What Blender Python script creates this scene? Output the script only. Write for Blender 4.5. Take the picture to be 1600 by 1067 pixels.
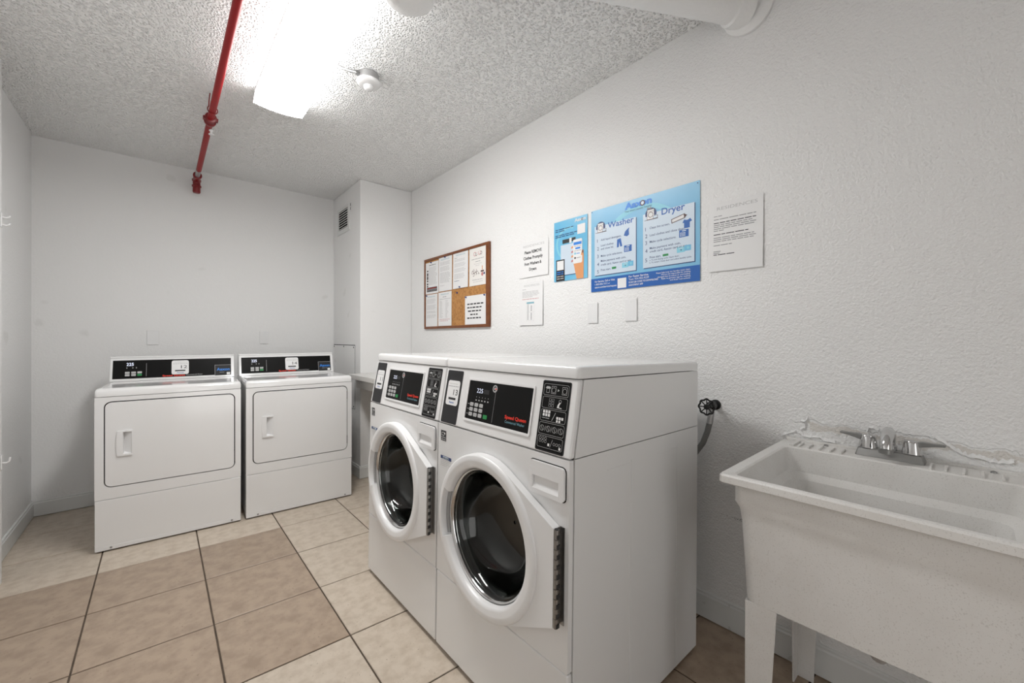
import bpy, math, random
from mathutils import Vector, Matrix
random.seed(7)
for o in list(bpy.data.objects): bpy.data.objects.remove(o)
S = bpy.context.scene; C = S.collection

# ------------------------------------------------------------------ camera
cd = bpy.data.cameras.new('camera'); cam = bpy.data.objects.new('camera', cd); C.objects.link(cam)
cd.sensor_width = 36.0; cd.sensor_fit = 'HORIZONTAL'; cd.lens = 631.0/1600*36; cd.shift_y = -4.5/1600; cd.clip_start = 0.02
cam.location = (0, 0, 1.212); cam.rotation_euler = (math.pi/2, 0, -math.radians(41.1))
S.camera = cam
# ------------------------------------------------------------------ light, exposure
W = bpy.data.worlds.new('world'); S.world = W; W.use_nodes = True
W.node_tree.nodes['Background'].inputs[0].default_value = (1.0, 0.98, 0.955, 1); W.node_tree.nodes['Background'].inputs[1].default_value = 1.0   # daylight through the open door
LENS_STRENGTH = 15.0
S.view_settings.view_transform = 'Standard'; S.view_settings.look = 'None'
S.view_settings.exposure = 1.17; S.view_settings.gamma = 1.0; S.view_settings.use_curve_mapping = False

# ------------------------------------------------------------------ materials
MT = {}
def mat(name, col, rough=0.5, metal=0.0, **k):
    m = bpy.data.materials.new(name); m.use_nodes = True; nt = m.node_tree; b = nt.nodes['Principled BSDF']
    b.inputs['Base Color'].default_value = (*col, 1); b.inputs['Roughness'].default_value = rough; b.inputs['Metallic'].default_value = metal
    if 'spec' in k: b.inputs['Specular IOR Level'].default_value = k['spec']
    if 'coat' in k: b.inputs['Coat Weight'].default_value = k['coat']; b.inputs['Coat Roughness'].default_value = 0.05
    if 'trans' in k: b.inputs['Transmission Weight'].default_value = k['trans']; b.inputs['IOR'].default_value = 1.45
    if 'emit' in k: b.inputs['Emission Color'].default_value = (*k.get('ecol', col), 1); b.inputs['Emission Strength'].default_value = k['emit']
    L = nt.links.new; N = nt.nodes.new
    tc = N('ShaderNodeTexCoord'); vec = tc.outputs[k.get('space', 'Object')]
    def noise(scale, detail=3, rough=0.55):
        n = N('ShaderNodeTexNoise'); n.inputs['Scale'].default_value = scale; n.inputs['Detail'].default_value = detail; n.inputs['Roughness'].default_value = rough; L(vec, n.inputs['Vector']); return n.outputs['Fac']
    def ramp(src, p0, p1, c0=(0, 0, 0), c1=(1, 1, 1)):
        r = N('ShaderNodeValToRGB'); L(src, r.inputs[0]); e = r.color_ramp.elements
        e[0].position = p0; e[0].color = (*c0, 1); e[1].position = p1; e[1].color = (*c1, 1); return r.outputs[0]
    def mixc(f, a, c):
        x = N('ShaderNodeMix'); x.data_type = 'RGBA'
        for s, v in ((x.inputs[0], f), (x.inputs[6], a), (x.inputs[7], c)):
            if hasattr(v, 'links'): L(v, s)
            elif isinstance(v, (int, float)): s.default_value = v
            else: s.default_value = (*v, 1)
        return x.outputs[2]
    def math_(op, a, c=0.0):
        x = N('ShaderNodeMath'); x.operation = op
        for s, v in ((x.inputs[0], a), (x.inputs[1], c)):
            if hasattr(v, 'links'): L(v, s)
            else: s.default_value = v
        return x.outputs[0]
    cur = None
    if 'mottle' in k:      # (scale, colour, low, high)
        sc, c2, lo, hi = k['mottle']; cur = mixc(ramp(noise(sc, 3), lo, hi), col, c2)
    if 'speck' in k:       # (scale, colour, threshold)
        sc, c2, th = k['speck']; cur = mixc(ramp(noise(sc, 1), th, th+0.04), cur if cur is not None else col, c2)
    if 'objvar' in k:
        oi = N('ShaderNodeObjectInfo'); hs = N('ShaderNodeHueSaturation')
        L(math_('ADD', math_('MULTIPLY', oi.outputs['Random'], k['objvar']), 1-k['objvar']/2), hs.inputs['Value'])
        if cur is not None: L(cur, hs.inputs['Color'])
        else: hs.inputs['Color'].default_value = (*col, 1)
        cur = hs.outputs[0]
    h = None
    if 'bump' in k:        # list of (kind, scale, weight)
        for kind, sc, w in k['bump']:
            if kind == 'noise': t = noise(sc, 2, 0.6)
            else:
                n = N('ShaderNodeTexVoronoi'); n.feature = 'F1'; n.inputs['Scale'].default_value = sc; L(vec, n.inputs['Vector'])
                t = ramp(n.outputs['Distance'], 0.05, 0.55, (1, 1, 1), (0, 0, 0))
            t = math_('MULTIPLY', t, w); h = t if h is None else math_('ADD', h, t)
    if k.get('peel'):      # flaked paint above the sink: mask by place, broken up by noise
        sx = N('ShaderNodeSeparateXYZ'); L(vec, sx.inputs[0])
        y, z = sx.outputs[1], sx.outputs[2]
        def band(v, c, w): return math_('SUBTRACT', 1.0, math_('MINIMUM', math_('DIVIDE', math_('ABSOLUTE', math_('SUBTRACT', v, c)), w), 1.0))
        zc = math_('ADD', math_('MULTIPLY', noise(7, 3), 0.12), 0.825)
        m1 = math_('MULTIPLY', math_('MINIMUM', math_('MULTIPLY', band(y, 0.15, 0.36), 2.5), 1.0), band(z, zc, 0.042))
        mm = math_('MULTIPLY', m1, math_('ADD', noise(34, 4, 0.7), 0.25)); pl = ramp(mm, 0.36, 0.40)
        h = math_('SUBTRACT', h, math_('MULTIPLY', pl, 1.6))
        edge = ramp(mm, 0.50, 0.56)
        cur = mixc(edge, cur if cur is not None else col, (0.68, 0.655, 0.62))
        # scuffed strip low on the wall
        m2 = math_('MULTIPLY', band(z, 0.47, 0.03), band(y, 0.62, 0.3))
        cur = mixc(ramp(math_('MULTIPLY', m2, noise(260, 2, 0.5)), 0.46, 0.50), cur, (0.25, 0.24, 0.23))
    if h is not None:
        bp = N('ShaderNodeBump'); bp.inputs['Strength'].default_value = k.get('bstr', 0.5); bp.inputs['Distance'].default_value = k.get('bdist', 0.004)
        L(h, bp.inputs['Height']); L(bp.outputs[0], b.inputs['Normal'])
    if cur is not None: L(cur, b.inputs['Base Color'])
    MT[name] = m; return m

mat('wall', (0.83, 0.83, 0.825), 0.55, bump=[('noise', 125, 1.0), ('noise', 62, 1.0)], bstr=0.6, bdist=0.006)
mat('wall_peel', (0.83, 0.83, 0.825), 0.55, bump=[('noise', 125, 1.0), ('noise', 62, 1.0)], bstr=0.6, bdist=0.006, peel=True)
mat('wallb', (0.83, 0.83, 0.825), 0.6, bump=[('noise', 85, 1.0), ('noise', 30, 0.6)], bstr=0.3, bdist=0.004, speck=(6.0, (0.77, 0.77, 0.76), 0.72))
mat('ceil', (0.90, 0.90, 0.895), 0.8, bump=[('voro', 95, 1.0), ('noise', 60, 0.8)], bstr=0.85, bdist=0.010, speck=(75, (0.45, 0.44, 0.43), 0.80))
mat('trim', (0.74, 0.75, 0.74), 0.35, speck=(25, (0.62, 0.62, 0.6), 0.72))
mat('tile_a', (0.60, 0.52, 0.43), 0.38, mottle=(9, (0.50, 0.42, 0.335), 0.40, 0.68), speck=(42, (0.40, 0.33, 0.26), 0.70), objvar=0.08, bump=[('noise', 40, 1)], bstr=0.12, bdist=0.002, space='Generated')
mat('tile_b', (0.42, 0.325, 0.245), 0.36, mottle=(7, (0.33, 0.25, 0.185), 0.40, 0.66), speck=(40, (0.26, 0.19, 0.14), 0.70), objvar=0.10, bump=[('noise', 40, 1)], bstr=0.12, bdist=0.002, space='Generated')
mat('grout', (0.075, 0.055, 0.04), 0.9, mottle=(12, (0.12, 0.09, 0.065), 0.4, 0.7))
mat('enamel', (0.80, 0.80, 0.798), 0.12, spec=0.5, coat=0.35)
mat('enamel_side', (0.78, 0.78, 0.775), 0.26, spec=0.45)
mat('plastic_white', (0.80, 0.80, 0.80), 0.28)
mat('plastic_grey', (0.33, 0.33, 0.33), 0.4)
mat('shadow_gap', (0.012, 0.012, 0.012), 0.9, spec=0.1)
mat('black_panel', (0.005, 0.005, 0.005), 0.35, spec=0.12)
mat('charcoal', (0.028, 0.028, 0.030), 0.45, spec=0.2)
mat('print_white', (0.80, 0.80, 0.80), 0.5)
mat('print_grey', (0.30, 0.30, 0.31), 0.5)
mat('print_mid', (0.50, 0.50, 0.50), 0.5)
mat('print_black', (0.02, 0.02, 0.022), 0.5)
mat('print_red', (0.80, 0.03, 0.01), 0.4)
mat('print_green', (0.01, 0.25, 0.06), 0.4)
mat('print_teal', (0.20, 0.42, 0.50), 0.5)
mat('print_blue', (0.01, 0.11, 0.42), 0.4)
mat('print_navy', (0.012, 0.04, 0.16), 0.4)
mat('print_bright', (0.02, 0.22, 0.72), 0.4)
mat('print_sky', (0.17, 0.46, 0.70), 0.3, mottle=(3.5, (0.24, 0.52, 0.73), 0.35, 0.65))
mat('print_sky2', (0.13, 0.47, 0.72), 0.3, mottle=(5, (0.20, 0.52, 0.74), 0.35, 0.65))
mat('print_pale', (0.60, 0.70, 0.80), 0.35)
mat('print_aqua', (0.24, 0.60, 0.74), 0.4)
mat('print_skin', (0.72, 0.32, 0.13), 0.5)
mat('print_brown', (0.10, 0.05, 0.05), 0.5)
mat('print_rose', (0.55, 0.22, 0.22), 0.5)
mat('led', (0.7, 0.75, 0.9), 0.5, emit=0.22)
mat('steel', (0.34, 0.34, 0.335), 0.32, 1.0)
mat('drum_steel', (0.30, 0.30, 0.29), 0.30, 1.0)
mat('chrome', (0.62, 0.62, 0.62), 0.10, 1.0)
mat('galvanised', (0.50, 0.50, 0.50), 0.35, 1.0, bump=[('noise', 60, 1)], bstr=0.1)
mat('rubber', (0.025, 0.025, 0.025), 0.6)
mat('gasket', (0.30, 0.31, 0.31), 0.35)
mat('glass_dark', (0.34, 0.36, 0.35), 0.015, trans=1.0)
mat('wood', (0.20, 0.062, 0.014), 0.35, mottle=(30, (0.14, 0.04, 0.01), 0.4, 0.7))
mat('cork', (0.50, 0.25, 0.085), 0.85, mottle=(55, (0.36, 0.165, 0.05), 0.42, 0.66), speck=(140, (0.22, 0.10, 0.03), 0.66))
mat('paper', (0.80, 0.80, 0.80), 0.6)
mat('paper_cream', (0.80, 0.78, 0.75), 0.6)
mat('red_paint', (0.30, 0.003, 0.005), 0.42, spec=0.25)
mat('dark_red', (0.20, 0.006, 0.008), 0.35)
mat('tub', (0.76, 0.75, 0.73), 0.40, mottle=(10, (0.72, 0.705, 0.68), 0.4, 0.7), speck=(300, (0.64, 0.625, 0.60), 0.63), bump=[('noise', 220, 1)], bstr=0.10, bdist=0.001)
mat('laminate', (0.66, 0.65, 0.63), 0.35, speck=(30, (0.5, 0.49, 0.47), 0.68))
mat('black_iron', (0.012, 0.012, 0.012), 0.4)
mat('hose', (0.17, 0.17, 0.165), 0.5)
mat('blue_pin', (0.01, 0.03, 0.20), 0.3)
mat('lens', (0.9, 0.9, 0.9), 0.5, emit=LENS_STRENGTH, ecol=(1.0, 0.99, 0.975))
mat('lens_side', (0.9, 0.9, 0.9), 0.5, emit=LENS_STRENGTH*0.24, ecol=(1.0, 0.99, 0.975))

# ------------------------------------------------------------------ mesh helpers
class Fr:      # a flat working frame: a to the right, b up, n out of the surface
    def __init__(s, o, r, u): s.o = Vector(o); s.r = Vector(r).normalized(); s.u = Vector(u).normalized(); s.n = s.r.cross(s.u)
    def P(s, a, b, n=0.0): return s.o + s.r*a + s.u*b + s.n*n
    def sub(s, a, b, n=0.0, rot=0.0, tilt=0.0):
        r = s.r*math.cos(rot) + s.u*math.sin(rot); u = -s.r*math.sin(rot) + s.u*math.cos(rot)
        if tilt: u = (u*math.cos(tilt) - s.n*math.sin(tilt))
        return Fr(s.P(a, b, n), r, u)
WORLD = Fr((0, 0, 0), (1, 0, 0), (0, 1, 0))
def rr(a0, a1, b0, b1, r, n=4):
    p = []
    for cx, cy, t in ((a1-r, b0+r, -90), (a1-r, b1-r, 0), (a0+r, b1-r, 90), (a0+r, b0+r, 180)):
        for i in range(n+1):
            q = math.radians(t+90*i/n); p.append((cx+r*math.cos(q), cy+r*math.sin(q)))
    return p
def circ(a, b, r, n=24, t0=0.0): return [(a+r*math.cos(t0+2*math.pi*i/n), b+r*math.sin(t0+2*math.pi*i/n)) for i in range(n)]
def rect(a0, a1, b0, b1): return [(a0, b0), (a1, b0), (a1, b1), (a0, b1)]
def hull(pts):
    pts = sorted(set((round(a, 6), round(b, 6)) for a, b in pts))
    def half(ps):
        h = []
        for p in ps:
            while len(h) > 1 and (h[-1][0]-h[-2][0])*(p[1]-h[-2][1])-(h[-1][1]-h[-2][1])*(p[0]-h[-2][0]) <= 0: h.pop()
            h.append(p)
        return h
    lo, up = half(pts), half(pts[::-1]); return lo[:-1]+up[:-1]
def ray_poly(c, t, pts):
    dx, dy = math.cos(t), math.sin(t); best = None
    for i in range(len(pts)):
        (x1, y1), (x2, y2) = pts[i], pts[(i+1) % len(pts)]
        ex, ey = x2-x1, y2-y1; den = dx*ey-dy*ex
        if abs(den) < 1e-12: continue
        s = ((x1-c[0])*ey-(y1-c[1])*ex)/den; w = ((x1-c[0])*dy-(y1-c[1])*dx)/den
        if s > 0 and -1e-6 <= w <= 1+1e-6 and (best is None or s > best): best = s
    return (c[0]+dx*best, c[1]+dy*best)

_cap = {}
def glyphs(txt, bold):
    cu = bpy.data.curves.new('t', 'FONT'); cu.body = txt; cu.resolution_u = 3; cu.offset = bold; cu.size = 1.0
    ob = bpy.data.objects.new('t', cu); C.objects.link(ob); bpy.context.view_layer.update()
    me = bpy.data.meshes.new_from_object(ob.evaluated_get(bpy.context.evaluated_depsgraph_get()))
    v = [(p.co.x, p.co.y) for p in me.vertices]; f = [tuple(p.vertices) for p in me.polygons]
    bpy.data.objects.remove(ob); bpy.data.curves.remove(cu); bpy.data.meshes.remove(me)
    return v, f
CAP = 0.69
class MB:
    def __init__(s, m='enamel'): s.v = []; s.f = []; s.fm = []; s.ms = []; s.mat(m)
    def mat(s, m):
        if m not in s.ms: s.ms.append(m)
        s.c = s.ms.index(m); return s
    def add(s, vs, fs):
        o = len(s.v); s.v += [Vector(q) for q in vs]
        for q in fs: s.f.append(tuple(i+o for i in q)); s.fm.append(s.c)
        return s
    def poly(s, F, pts, n=0.0, m=None):
        if m: s.mat(m)
        return s.add([F.P(a, b, n) for a, b in pts], [tuple(range(len(pts)))])
    def rect(s, F, a0, a1, b0, b1, n=0.0, m=None): return s.poly(F, rect(a0, a1, b0, b1), n, m)
    def prism(s, F, pts, n0, n1, m=None):
        if m: s.mat(m)
        k = len(pts); vs = [F.P(a, b, n0) for a, b in pts]+[F.P(a, b, n1) for a, b in pts]
        return s.add(vs, [tuple(range(k))[::-1], tuple(range(k, 2*k))]+[(i, (i+1) % k, k+(i+1) % k, k+i) for i in range(k)])
    def box(s, a0, a1, b0, b1, c0, c1, F=WORLD, m=None): return s.prism(F, rect(a0, a1, b0, b1), c0, c1, m)
    def loft(s, rings, cap0=True, cap1=True, closed=True):
        k = len(rings[0]); vs = [p for r in rings for p in r]; fs = []
        for j in range(len(rings)-1):
            for i in range(k if closed else k-1): fs.append((j*k+i, j*k+(i+1) % k, (j+1)*k+(i+1) % k, (j+1)*k+i))
        if cap0: fs.append(tuple(range(k))[::-1])
        if cap1: fs.append(tuple(range((len(rings)-1)*k, len(rings)*k)))
        return s.add(vs, fs)
    def lathe(s, F, a, b, prof, N=40, cap0=False, cap1=False, m=None):
        if m: s.mat(m)
        return s.loft([[F.P(a+r*math.cos(2*math.pi*i/N), b+r*math.sin(2*math.pi*i/N), n) for i in range(N)] for r, n in prof], cap0, cap1)
    def arc(s, F, a, b, r0, r1, t0, t1, n0, n1, k=10, m=None):
        if m: s.mat(m)
        rings = []
        for i in range(k+1):
            t = t0+(t1-t0)*i/k; c, d = math.cos(t), math.sin(t)
            rings.append([F.P(a+r0*c, b+r0*d, n0), F.P(a+r1*c, b+r1*d, n0), F.P(a+r1*c, b+r1*d, n1), F.P(a+r0*c, b+r0*d, n1)])
        return s.loft(rings)
    def holed(s, F, outer, hole, n0, n1, m=None, k=None):
        if m: s.mat(m)
        ca = sum(p[0] for p in hole)/len(hole); cb = sum(p[1] for p in hole)/len(hole)
        ts = sorted(set(round(math.atan2(p[1]-cb, p[0]-ca), 5) for p in list(outer)+list(hole)))
        O = [ray_poly((ca, cb), t, outer) for t in ts]; H = [ray_poly((ca, cb), t, hole) for t in ts]
        R = [[F.P(*p, n1) for p in O], [F.P(*p, n1) for p in H], [F.P(*p, n0) for p in H], [F.P(*p, n0) for p in O], [F.P(*p, n1) for p in O]]
        return s.loft(R, False, False)
    def frame(s, F, outer, inner, n, m=None):
        if m: s.mat(m)
        return s.loft([[F.P(*p, n) for p in outer], [F.P(*p, n) for p in inner]], False, False)
    def tube(s, path, r, N=12, m=None, caps=True):
        if m: s.mat(m)
        path = [Vector(p) for p in path]; rings = []
        t0 = (path[1]-path[0]).normalized(); ref = Vector((0, 0, 1)) if abs(t0.z) < 0.9 else Vector((1, 0, 0)); x = t0.cross(ref).normalized()
        for i, p in enumerate(path):
            t = (path[min(i+1, len(path)-1)]-path[max(i-1, 0)]).normalized(); x = (x-t*x.dot(t)).normalized(); y = t.cross(x)
            rad = r[i] if isinstance(r, (list, tuple)) else r
            rings.append([p+x*rad*math.cos(2*math.pi*j/N)+y*rad*math.sin(2*math.pi*j/N) for j in range(N)])
        return s.loft(rings, caps, caps)
    def text(s, F, txt, a, b, h, width=None, align='L', bold=0.0, n=0.0, m=None):
        if m: s.mat(m)
        v, f = glyphs(txt, bold)
        if not v: return s
        x0 = min(p[0] for p in v); x1 = max(p[0] for p in v); k = h/CAP; kx = width/(x1-x0) if width else k; w = (x1-x0)*kx
        off = {'L': 0, 'C': -w/2, 'R': -w}[align]
        return s.add([F.P(a+off+(p[0]-x0)*kx, b+p[1]*k, n) for p in v], f)
    def lines(s, F, a0, a1, b, h, n=0.0, m=None, ragged=1.0, words=(4, 10), solid=0.55):   # illegible small print: one thin dash per word
        if m: s.mat(m)
        end = a0+(a1-a0)*ragged; a = a0
        while a < end-h*1.5:
            w = random.uniform(*words)*h*0.6; e = min(a+w, end)
            s.rect(F, a, e, b, b+h*solid, n); a = e+h*0.55
        return s
    def build(s, name, parent=None, loc=(0, 0, 0), smooth=None, bevel=0.0, seg=2):
        me = bpy.data.meshes.new(name); L = Vector(loc)
        me.from_pydata([tuple(p-L) for p in s.v], [], s.f); me.update()
        for m in s.ms: me.materials.append(MT[m])
        me.polygons.foreach_set('material_index', s.fm)
        import bmesh
        bm = bmesh.new(); bm.from_mesh(me); bmesh.ops.remove_doubles(bm, verts=bm.verts, dist=1e-6) if smooth else None
        if smooth or bevel: bmesh.ops.recalc_face_normals(bm, faces=bm.faces)
        bm.to_mesh(me); bm.free()
        if smooth or bevel:
            me.polygons.foreach_set('use_smooth', [True]*len(me.polygons)); me.set_sharp_from_angle(angle=math.radians(smooth or 35))
        o = bpy.data.objects.new(name, me); C.objects.link(o)
        if parent: o.parent = parent
        else: o.location = L
        if bevel:
            b = o.modifiers.new('edge', 'BEVEL'); b.width = bevel; b.segments = seg; b.limit_method = 'ANGLE'; b.angle_limit = math.radians(40)
            b.harden_normals = True
        return o
def tag(o, label=None, cat=None, group=None, kind=None):
    for k, v in (('label', label), ('category', cat), ('group', group), ('kind', kind)):
        if v: o[k] = v
    return o
def empty(name, loc, rz=0.0, ry=0.0):
    o = bpy.data.objects.new(name, None); C.objects.link(o); o.location = loc; o.rotation_euler = (0, ry, rz); o.empty_display_size = 0.05; return o

# ------------------------------------------------------------------ the room
XR, YB, XL, XN, YJ, ZC, YR = 1.791, 4.209, -0.656, -0.592, 3.18, 2.593, -1.60
PX, PY = 1.308, 3.494
def struct(name, mb, **k): return tag(mb.build(name, **k), kind='structure')
wr = struct('wall_right', MB('wall').holed(Fr((XR, 0, 0), (0, -1, 0), (0, 0, 1)), rect(-YB-0.12, -YR, 0, ZC), rect(-0.95, 0.35, 0.40, 1.02), -0.12, 0.0).rect(Fr((XR, 0, 0), (0, -1, 0), (0, 0, 1)), -0.95, 0.35, 0.40, 1.02, 0, 'wall_peel'))
# curled edges of flaking paint above the sink
for L_ in ([(0.487, 0.843), (0.439, 0.867), (0.414, 0.850), (0.372, 0.858), (0.355, 0.849), (0.323, 0.844)], [(0.424, 0.906), (0.409, 0.905), (0.404, 0.921), (0.410, 0.883), (0.426, 0.875)],
           [(0.079, 0.906), (0.056, 0.891), (0.042, 0.877), (0.019, 0.866), (-0.009, 0.866), (-0.025, 0.860), (-0.043, 0.859), (-0.072, 0.868)], [(0.240, 0.901), (0.233, 0.916), (0.219, 0.912), (0.209, 0.909)]):
    P_ = []
    for (ya, za), (yb, zb_) in zip(L_, L_[1:]):
        for q in range(4): P_.append((ya+(yb-ya)*q/4+random.uniform(-0.002, 0.002), za+(zb_-za)*q/4+random.uniform(-0.0025, 0.0025)))
    P_.append(L_[-1]); k_ = len(P_)
    mb = MB('wall').loft([[Vector((XR-d, y+0.0, z+dz*(0.5+abs(math.sin(i*1.7))))) for i, (y, z) in enumerate(P_)] for d, dz in ((0.0004, 0.009), (0.0012, 0.005), (0.0052, 0.0), (0.0040, -0.0008), (0.0003, 0.0022))], False, False, False)
    mb.build('paint_flake', wr, (0, 0, 0), smooth=60)
struct('wall_back', MB('wallb').box(XL-0.12, XR, YB, YB+0.12, 0, ZC))
struct('wall_left', MB('wallb').box(XL-0.12, XL, YJ, YB, 0, ZC).box(XN-0.2, XN, YR, YJ, 0, ZC))
DX0, DX1, DZ = -0.40, 0.62, 2.06          # open doorway behind the camera
struct('wall_rear', MB('wallb').box(XN-0.2, DX0, YR-0.12, YR, 0, ZC).box(DX1, XR+0.12, YR-0.12, YR, 0, ZC).box(DX0, DX1, YR-0.12, YR, DZ, ZC))
struct('door_1', MB('trim').box(DX0-0.06, DX0+0.015, YR-0.13, YR+0.015, 0, DZ+0.06).box(DX1-0.015, DX1+0.06, YR-0.13, YR+0.015, 0, DZ+0.06).box(DX0+0.015, DX1-0.015, YR-0.13, YR+0.015, DZ-0.015, DZ+0.06))
struct('wall_pillar', MB('wallb').box(PX, XR, PY, YB, 0, ZC), bevel=0.006)
struct('ceiling', MB('ceil').box(XL-0.12, XR+0.12, YR-0.12, YB+0.12, ZC, ZC+0.1))
floor = struct('floor', MB('grout').box(XL-0.12, XR+0.12, YR-0.12, YB+0.12, -0.1, -0.0035))
cols = [XL-0.012, -0.244, 0.174, 0.588, 1.003, 1.425, XR+0.03]
rows = [4.19, 3.78, 3.365, 2.96, 2.552, 2.13, 1.709, 1.30, 0.885, 0.47, 0.055, -0.36, -0.775, -1.19, -1.605]
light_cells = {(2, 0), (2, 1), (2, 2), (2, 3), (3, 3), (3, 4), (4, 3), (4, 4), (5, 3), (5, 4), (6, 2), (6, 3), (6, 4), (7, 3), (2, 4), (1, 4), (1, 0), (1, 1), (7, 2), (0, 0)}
sk = lambda x, y: y-0.05*x
g, ch = 0.0032, 0.0022
for j in range(len(rows)-1):
    for i in range(len(cols)-1):
        x0, x1, y1, y0 = cols[i]+g, cols[i+1]-g, rows[j]-g, rows[j+1]+g
        dz = random.uniform(-0.0004, 0.0004)
        def ring(d, z): return [Vector((x0+d, sk(x0, y0)+d, z)), Vector((x1-d, sk(x1, y0)+d, z)), Vector((x1-d, sk(x1, y1)-d, z)), Vector((x0+d, sk(x0, y1)-d, z))]
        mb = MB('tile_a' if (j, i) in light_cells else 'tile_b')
        mb.loft([ring(0, -0.02), ring(0, -0.0016+dz), ring(ch, dz)])
        mb.build('tile', floor)
# baseboards with a small bead on top
def baseboard(name, p0, p1, nrm, h=0.108):
    p0, p1 = Vector(p0), Vector(p1); F = Fr(p0, p1-p0, (0, 0, 1)); L = (p1-p0).length
    prof = [(0, 0.004), (0.012, 0.004), (0.012, h-0.018), (0.008, h-0.012), (0.0085, h-0.004), (0.005, h), (0, h)]
    nv = Vector(nrm); rings = [[p+nv*d+Vector((0, 0, z)) for d, z in prof] for p in (p0, p1)]
    return struct(name, MB('trim').loft(rings), smooth=30)
baseboard('baseboard_back', (XL, YB, 0), (PX, YB, 0), (0, -1, 0))
baseboard('baseboard_left', (XL, YJ, 0), (XL, YB, 0), (1, 0, 0))
baseboard('baseboard_right', (XR, YR, 0), (XR, PY, 0), (-1, 0, 0), 0.116)
baseboard('baseboard_pillar', (PX, PY, 0), (PX, YB, 0), (-1, 0, 0))
baseboard('baseboard_pillar_front', (PX-0.012, PY, 0), (XR, PY, 0), (0, -1, 0))
RW = Fr((XR, 0, 0), (0, -1, 0), (0, 0, 1))       # right wall: a = -y, b = z, n into the room
BW = Fr((0, YB, 0), (1, 0, 0), (0, 0, 1))        # back wall: a = x
PL = Fr((PX, 0, 0), (0, -1, 0), (0, 0, 1))       # pillar's left face: a = -y
LWF = Fr((XN, 0, 0), (0, 1, 0), (0, 0, 1))       # near left wall: a = y
CE = Fr((0, 0, ZC), (1, 0, 0), (0, -1, 0))       # ceiling, n downward: a = x, b = -y

# ------------------------------------------------------------------ ceiling light
def fixture(y0, y1, label, lens='lens', side='lens_side'):
    x0, x1 = 0.386, 0.631; zb = 2.507; loc = (0.5085, (y0+y1)/2, ZC)
    t = tag(empty('ceiling_light', loc), label, 'light')
    MB('plastic_white').box(x0+0.012, x1-0.012, y0+0.004, y1-0.004, ZC-0.018, ZC-0.0005).build('housing', t, loc)
    def ring(y): return [Vector((x0+(x1-x0)*i/12, y, zb-0.013*(1-(i/6-1)**2))) for i in range(13)]
    MB(lens).loft([ring(y0), ring(y1)], False, False, False).build('lens', t, loc, smooth=50)
    for x, d in ((x0, 1), (x1, -1)):
        MB(side).loft([[Vector((x, y, zb)), Vector((x+d*0.010, y, ZC-0.020)), Vector((x+d*0.013, y, ZC-0.020)), Vector((x+d*0.003, y, zb))] for y in (y0, y1)]).build('side_lens', t, loc)
    for y in (y0, y1):
        e = 0.004 if y == y0 else -0.004
        MB('plastic_white').loft([[p+Vector((0, q, 0)) for p in ring(y)]+[Vector((x1-0.010, y+q, ZC-0.001)), Vector((x0+0.010, y+q, ZC-0.001))] for q in (0, e)]).build('end_cap', t, loc)
fixture(1.38, 2.60, 'long white fluorescent ceiling light glowing above the washers')

# ------------------------------------------------------------------ sensor with conduit
def sensor():
    loc = (0.823, 2.085, ZC); a, b = loc[0], -loc[1]
    t = tag(empty('occupancy_sensor', loc), 'small round white ceiling sensor on metal box beside the light', 'sensor')
    MB('galvanised').lathe(CE, a, b, [(0.05, 0.0005), (0.052, 0.002), (0.052, 0.036), (0.048, 0.038)], 28, True, True).build('junction_box', t, loc, smooth=40)
    MB('plastic_white').lathe(CE, a, b, [(0.055, 0.038), (0.060, 0.041), (0.060, 0.046), (0.052, 0.056), (0.030, 0.062)], 32, True, True).build('cover', t, loc, smooth=50)
    MB('plastic_white').lathe(CE, a, b, [(0.025, 0.062), (0.025, 0.070), (0.021, 0.078), (0.012, 0.083), (0.003, 0.0845)], 24, True, True).build('dome', t, loc, smooth=50)
    mb = MB('steel').tube([(a-0.052, loc[1], ZC-0.016), (a-0.066, loc[1], ZC-0.016)], 0.012)
    mb.build('connector', t, loc, smooth=40)
    path = []; rad = []
    for i in range(61):
        q = i/60; path.append((a-0.064-(a-0.064-0.622)*q, loc[1]+0.008*math.sin(q*3.1), ZC-0.016-0.003*math.sin(q*3.1))); rad.append(0.0085 if i % 2 else 0.0070)
    MB('galvanised').tube(path, rad, 10).build('conduit', t, loc, smooth=60)
sensor()

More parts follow.
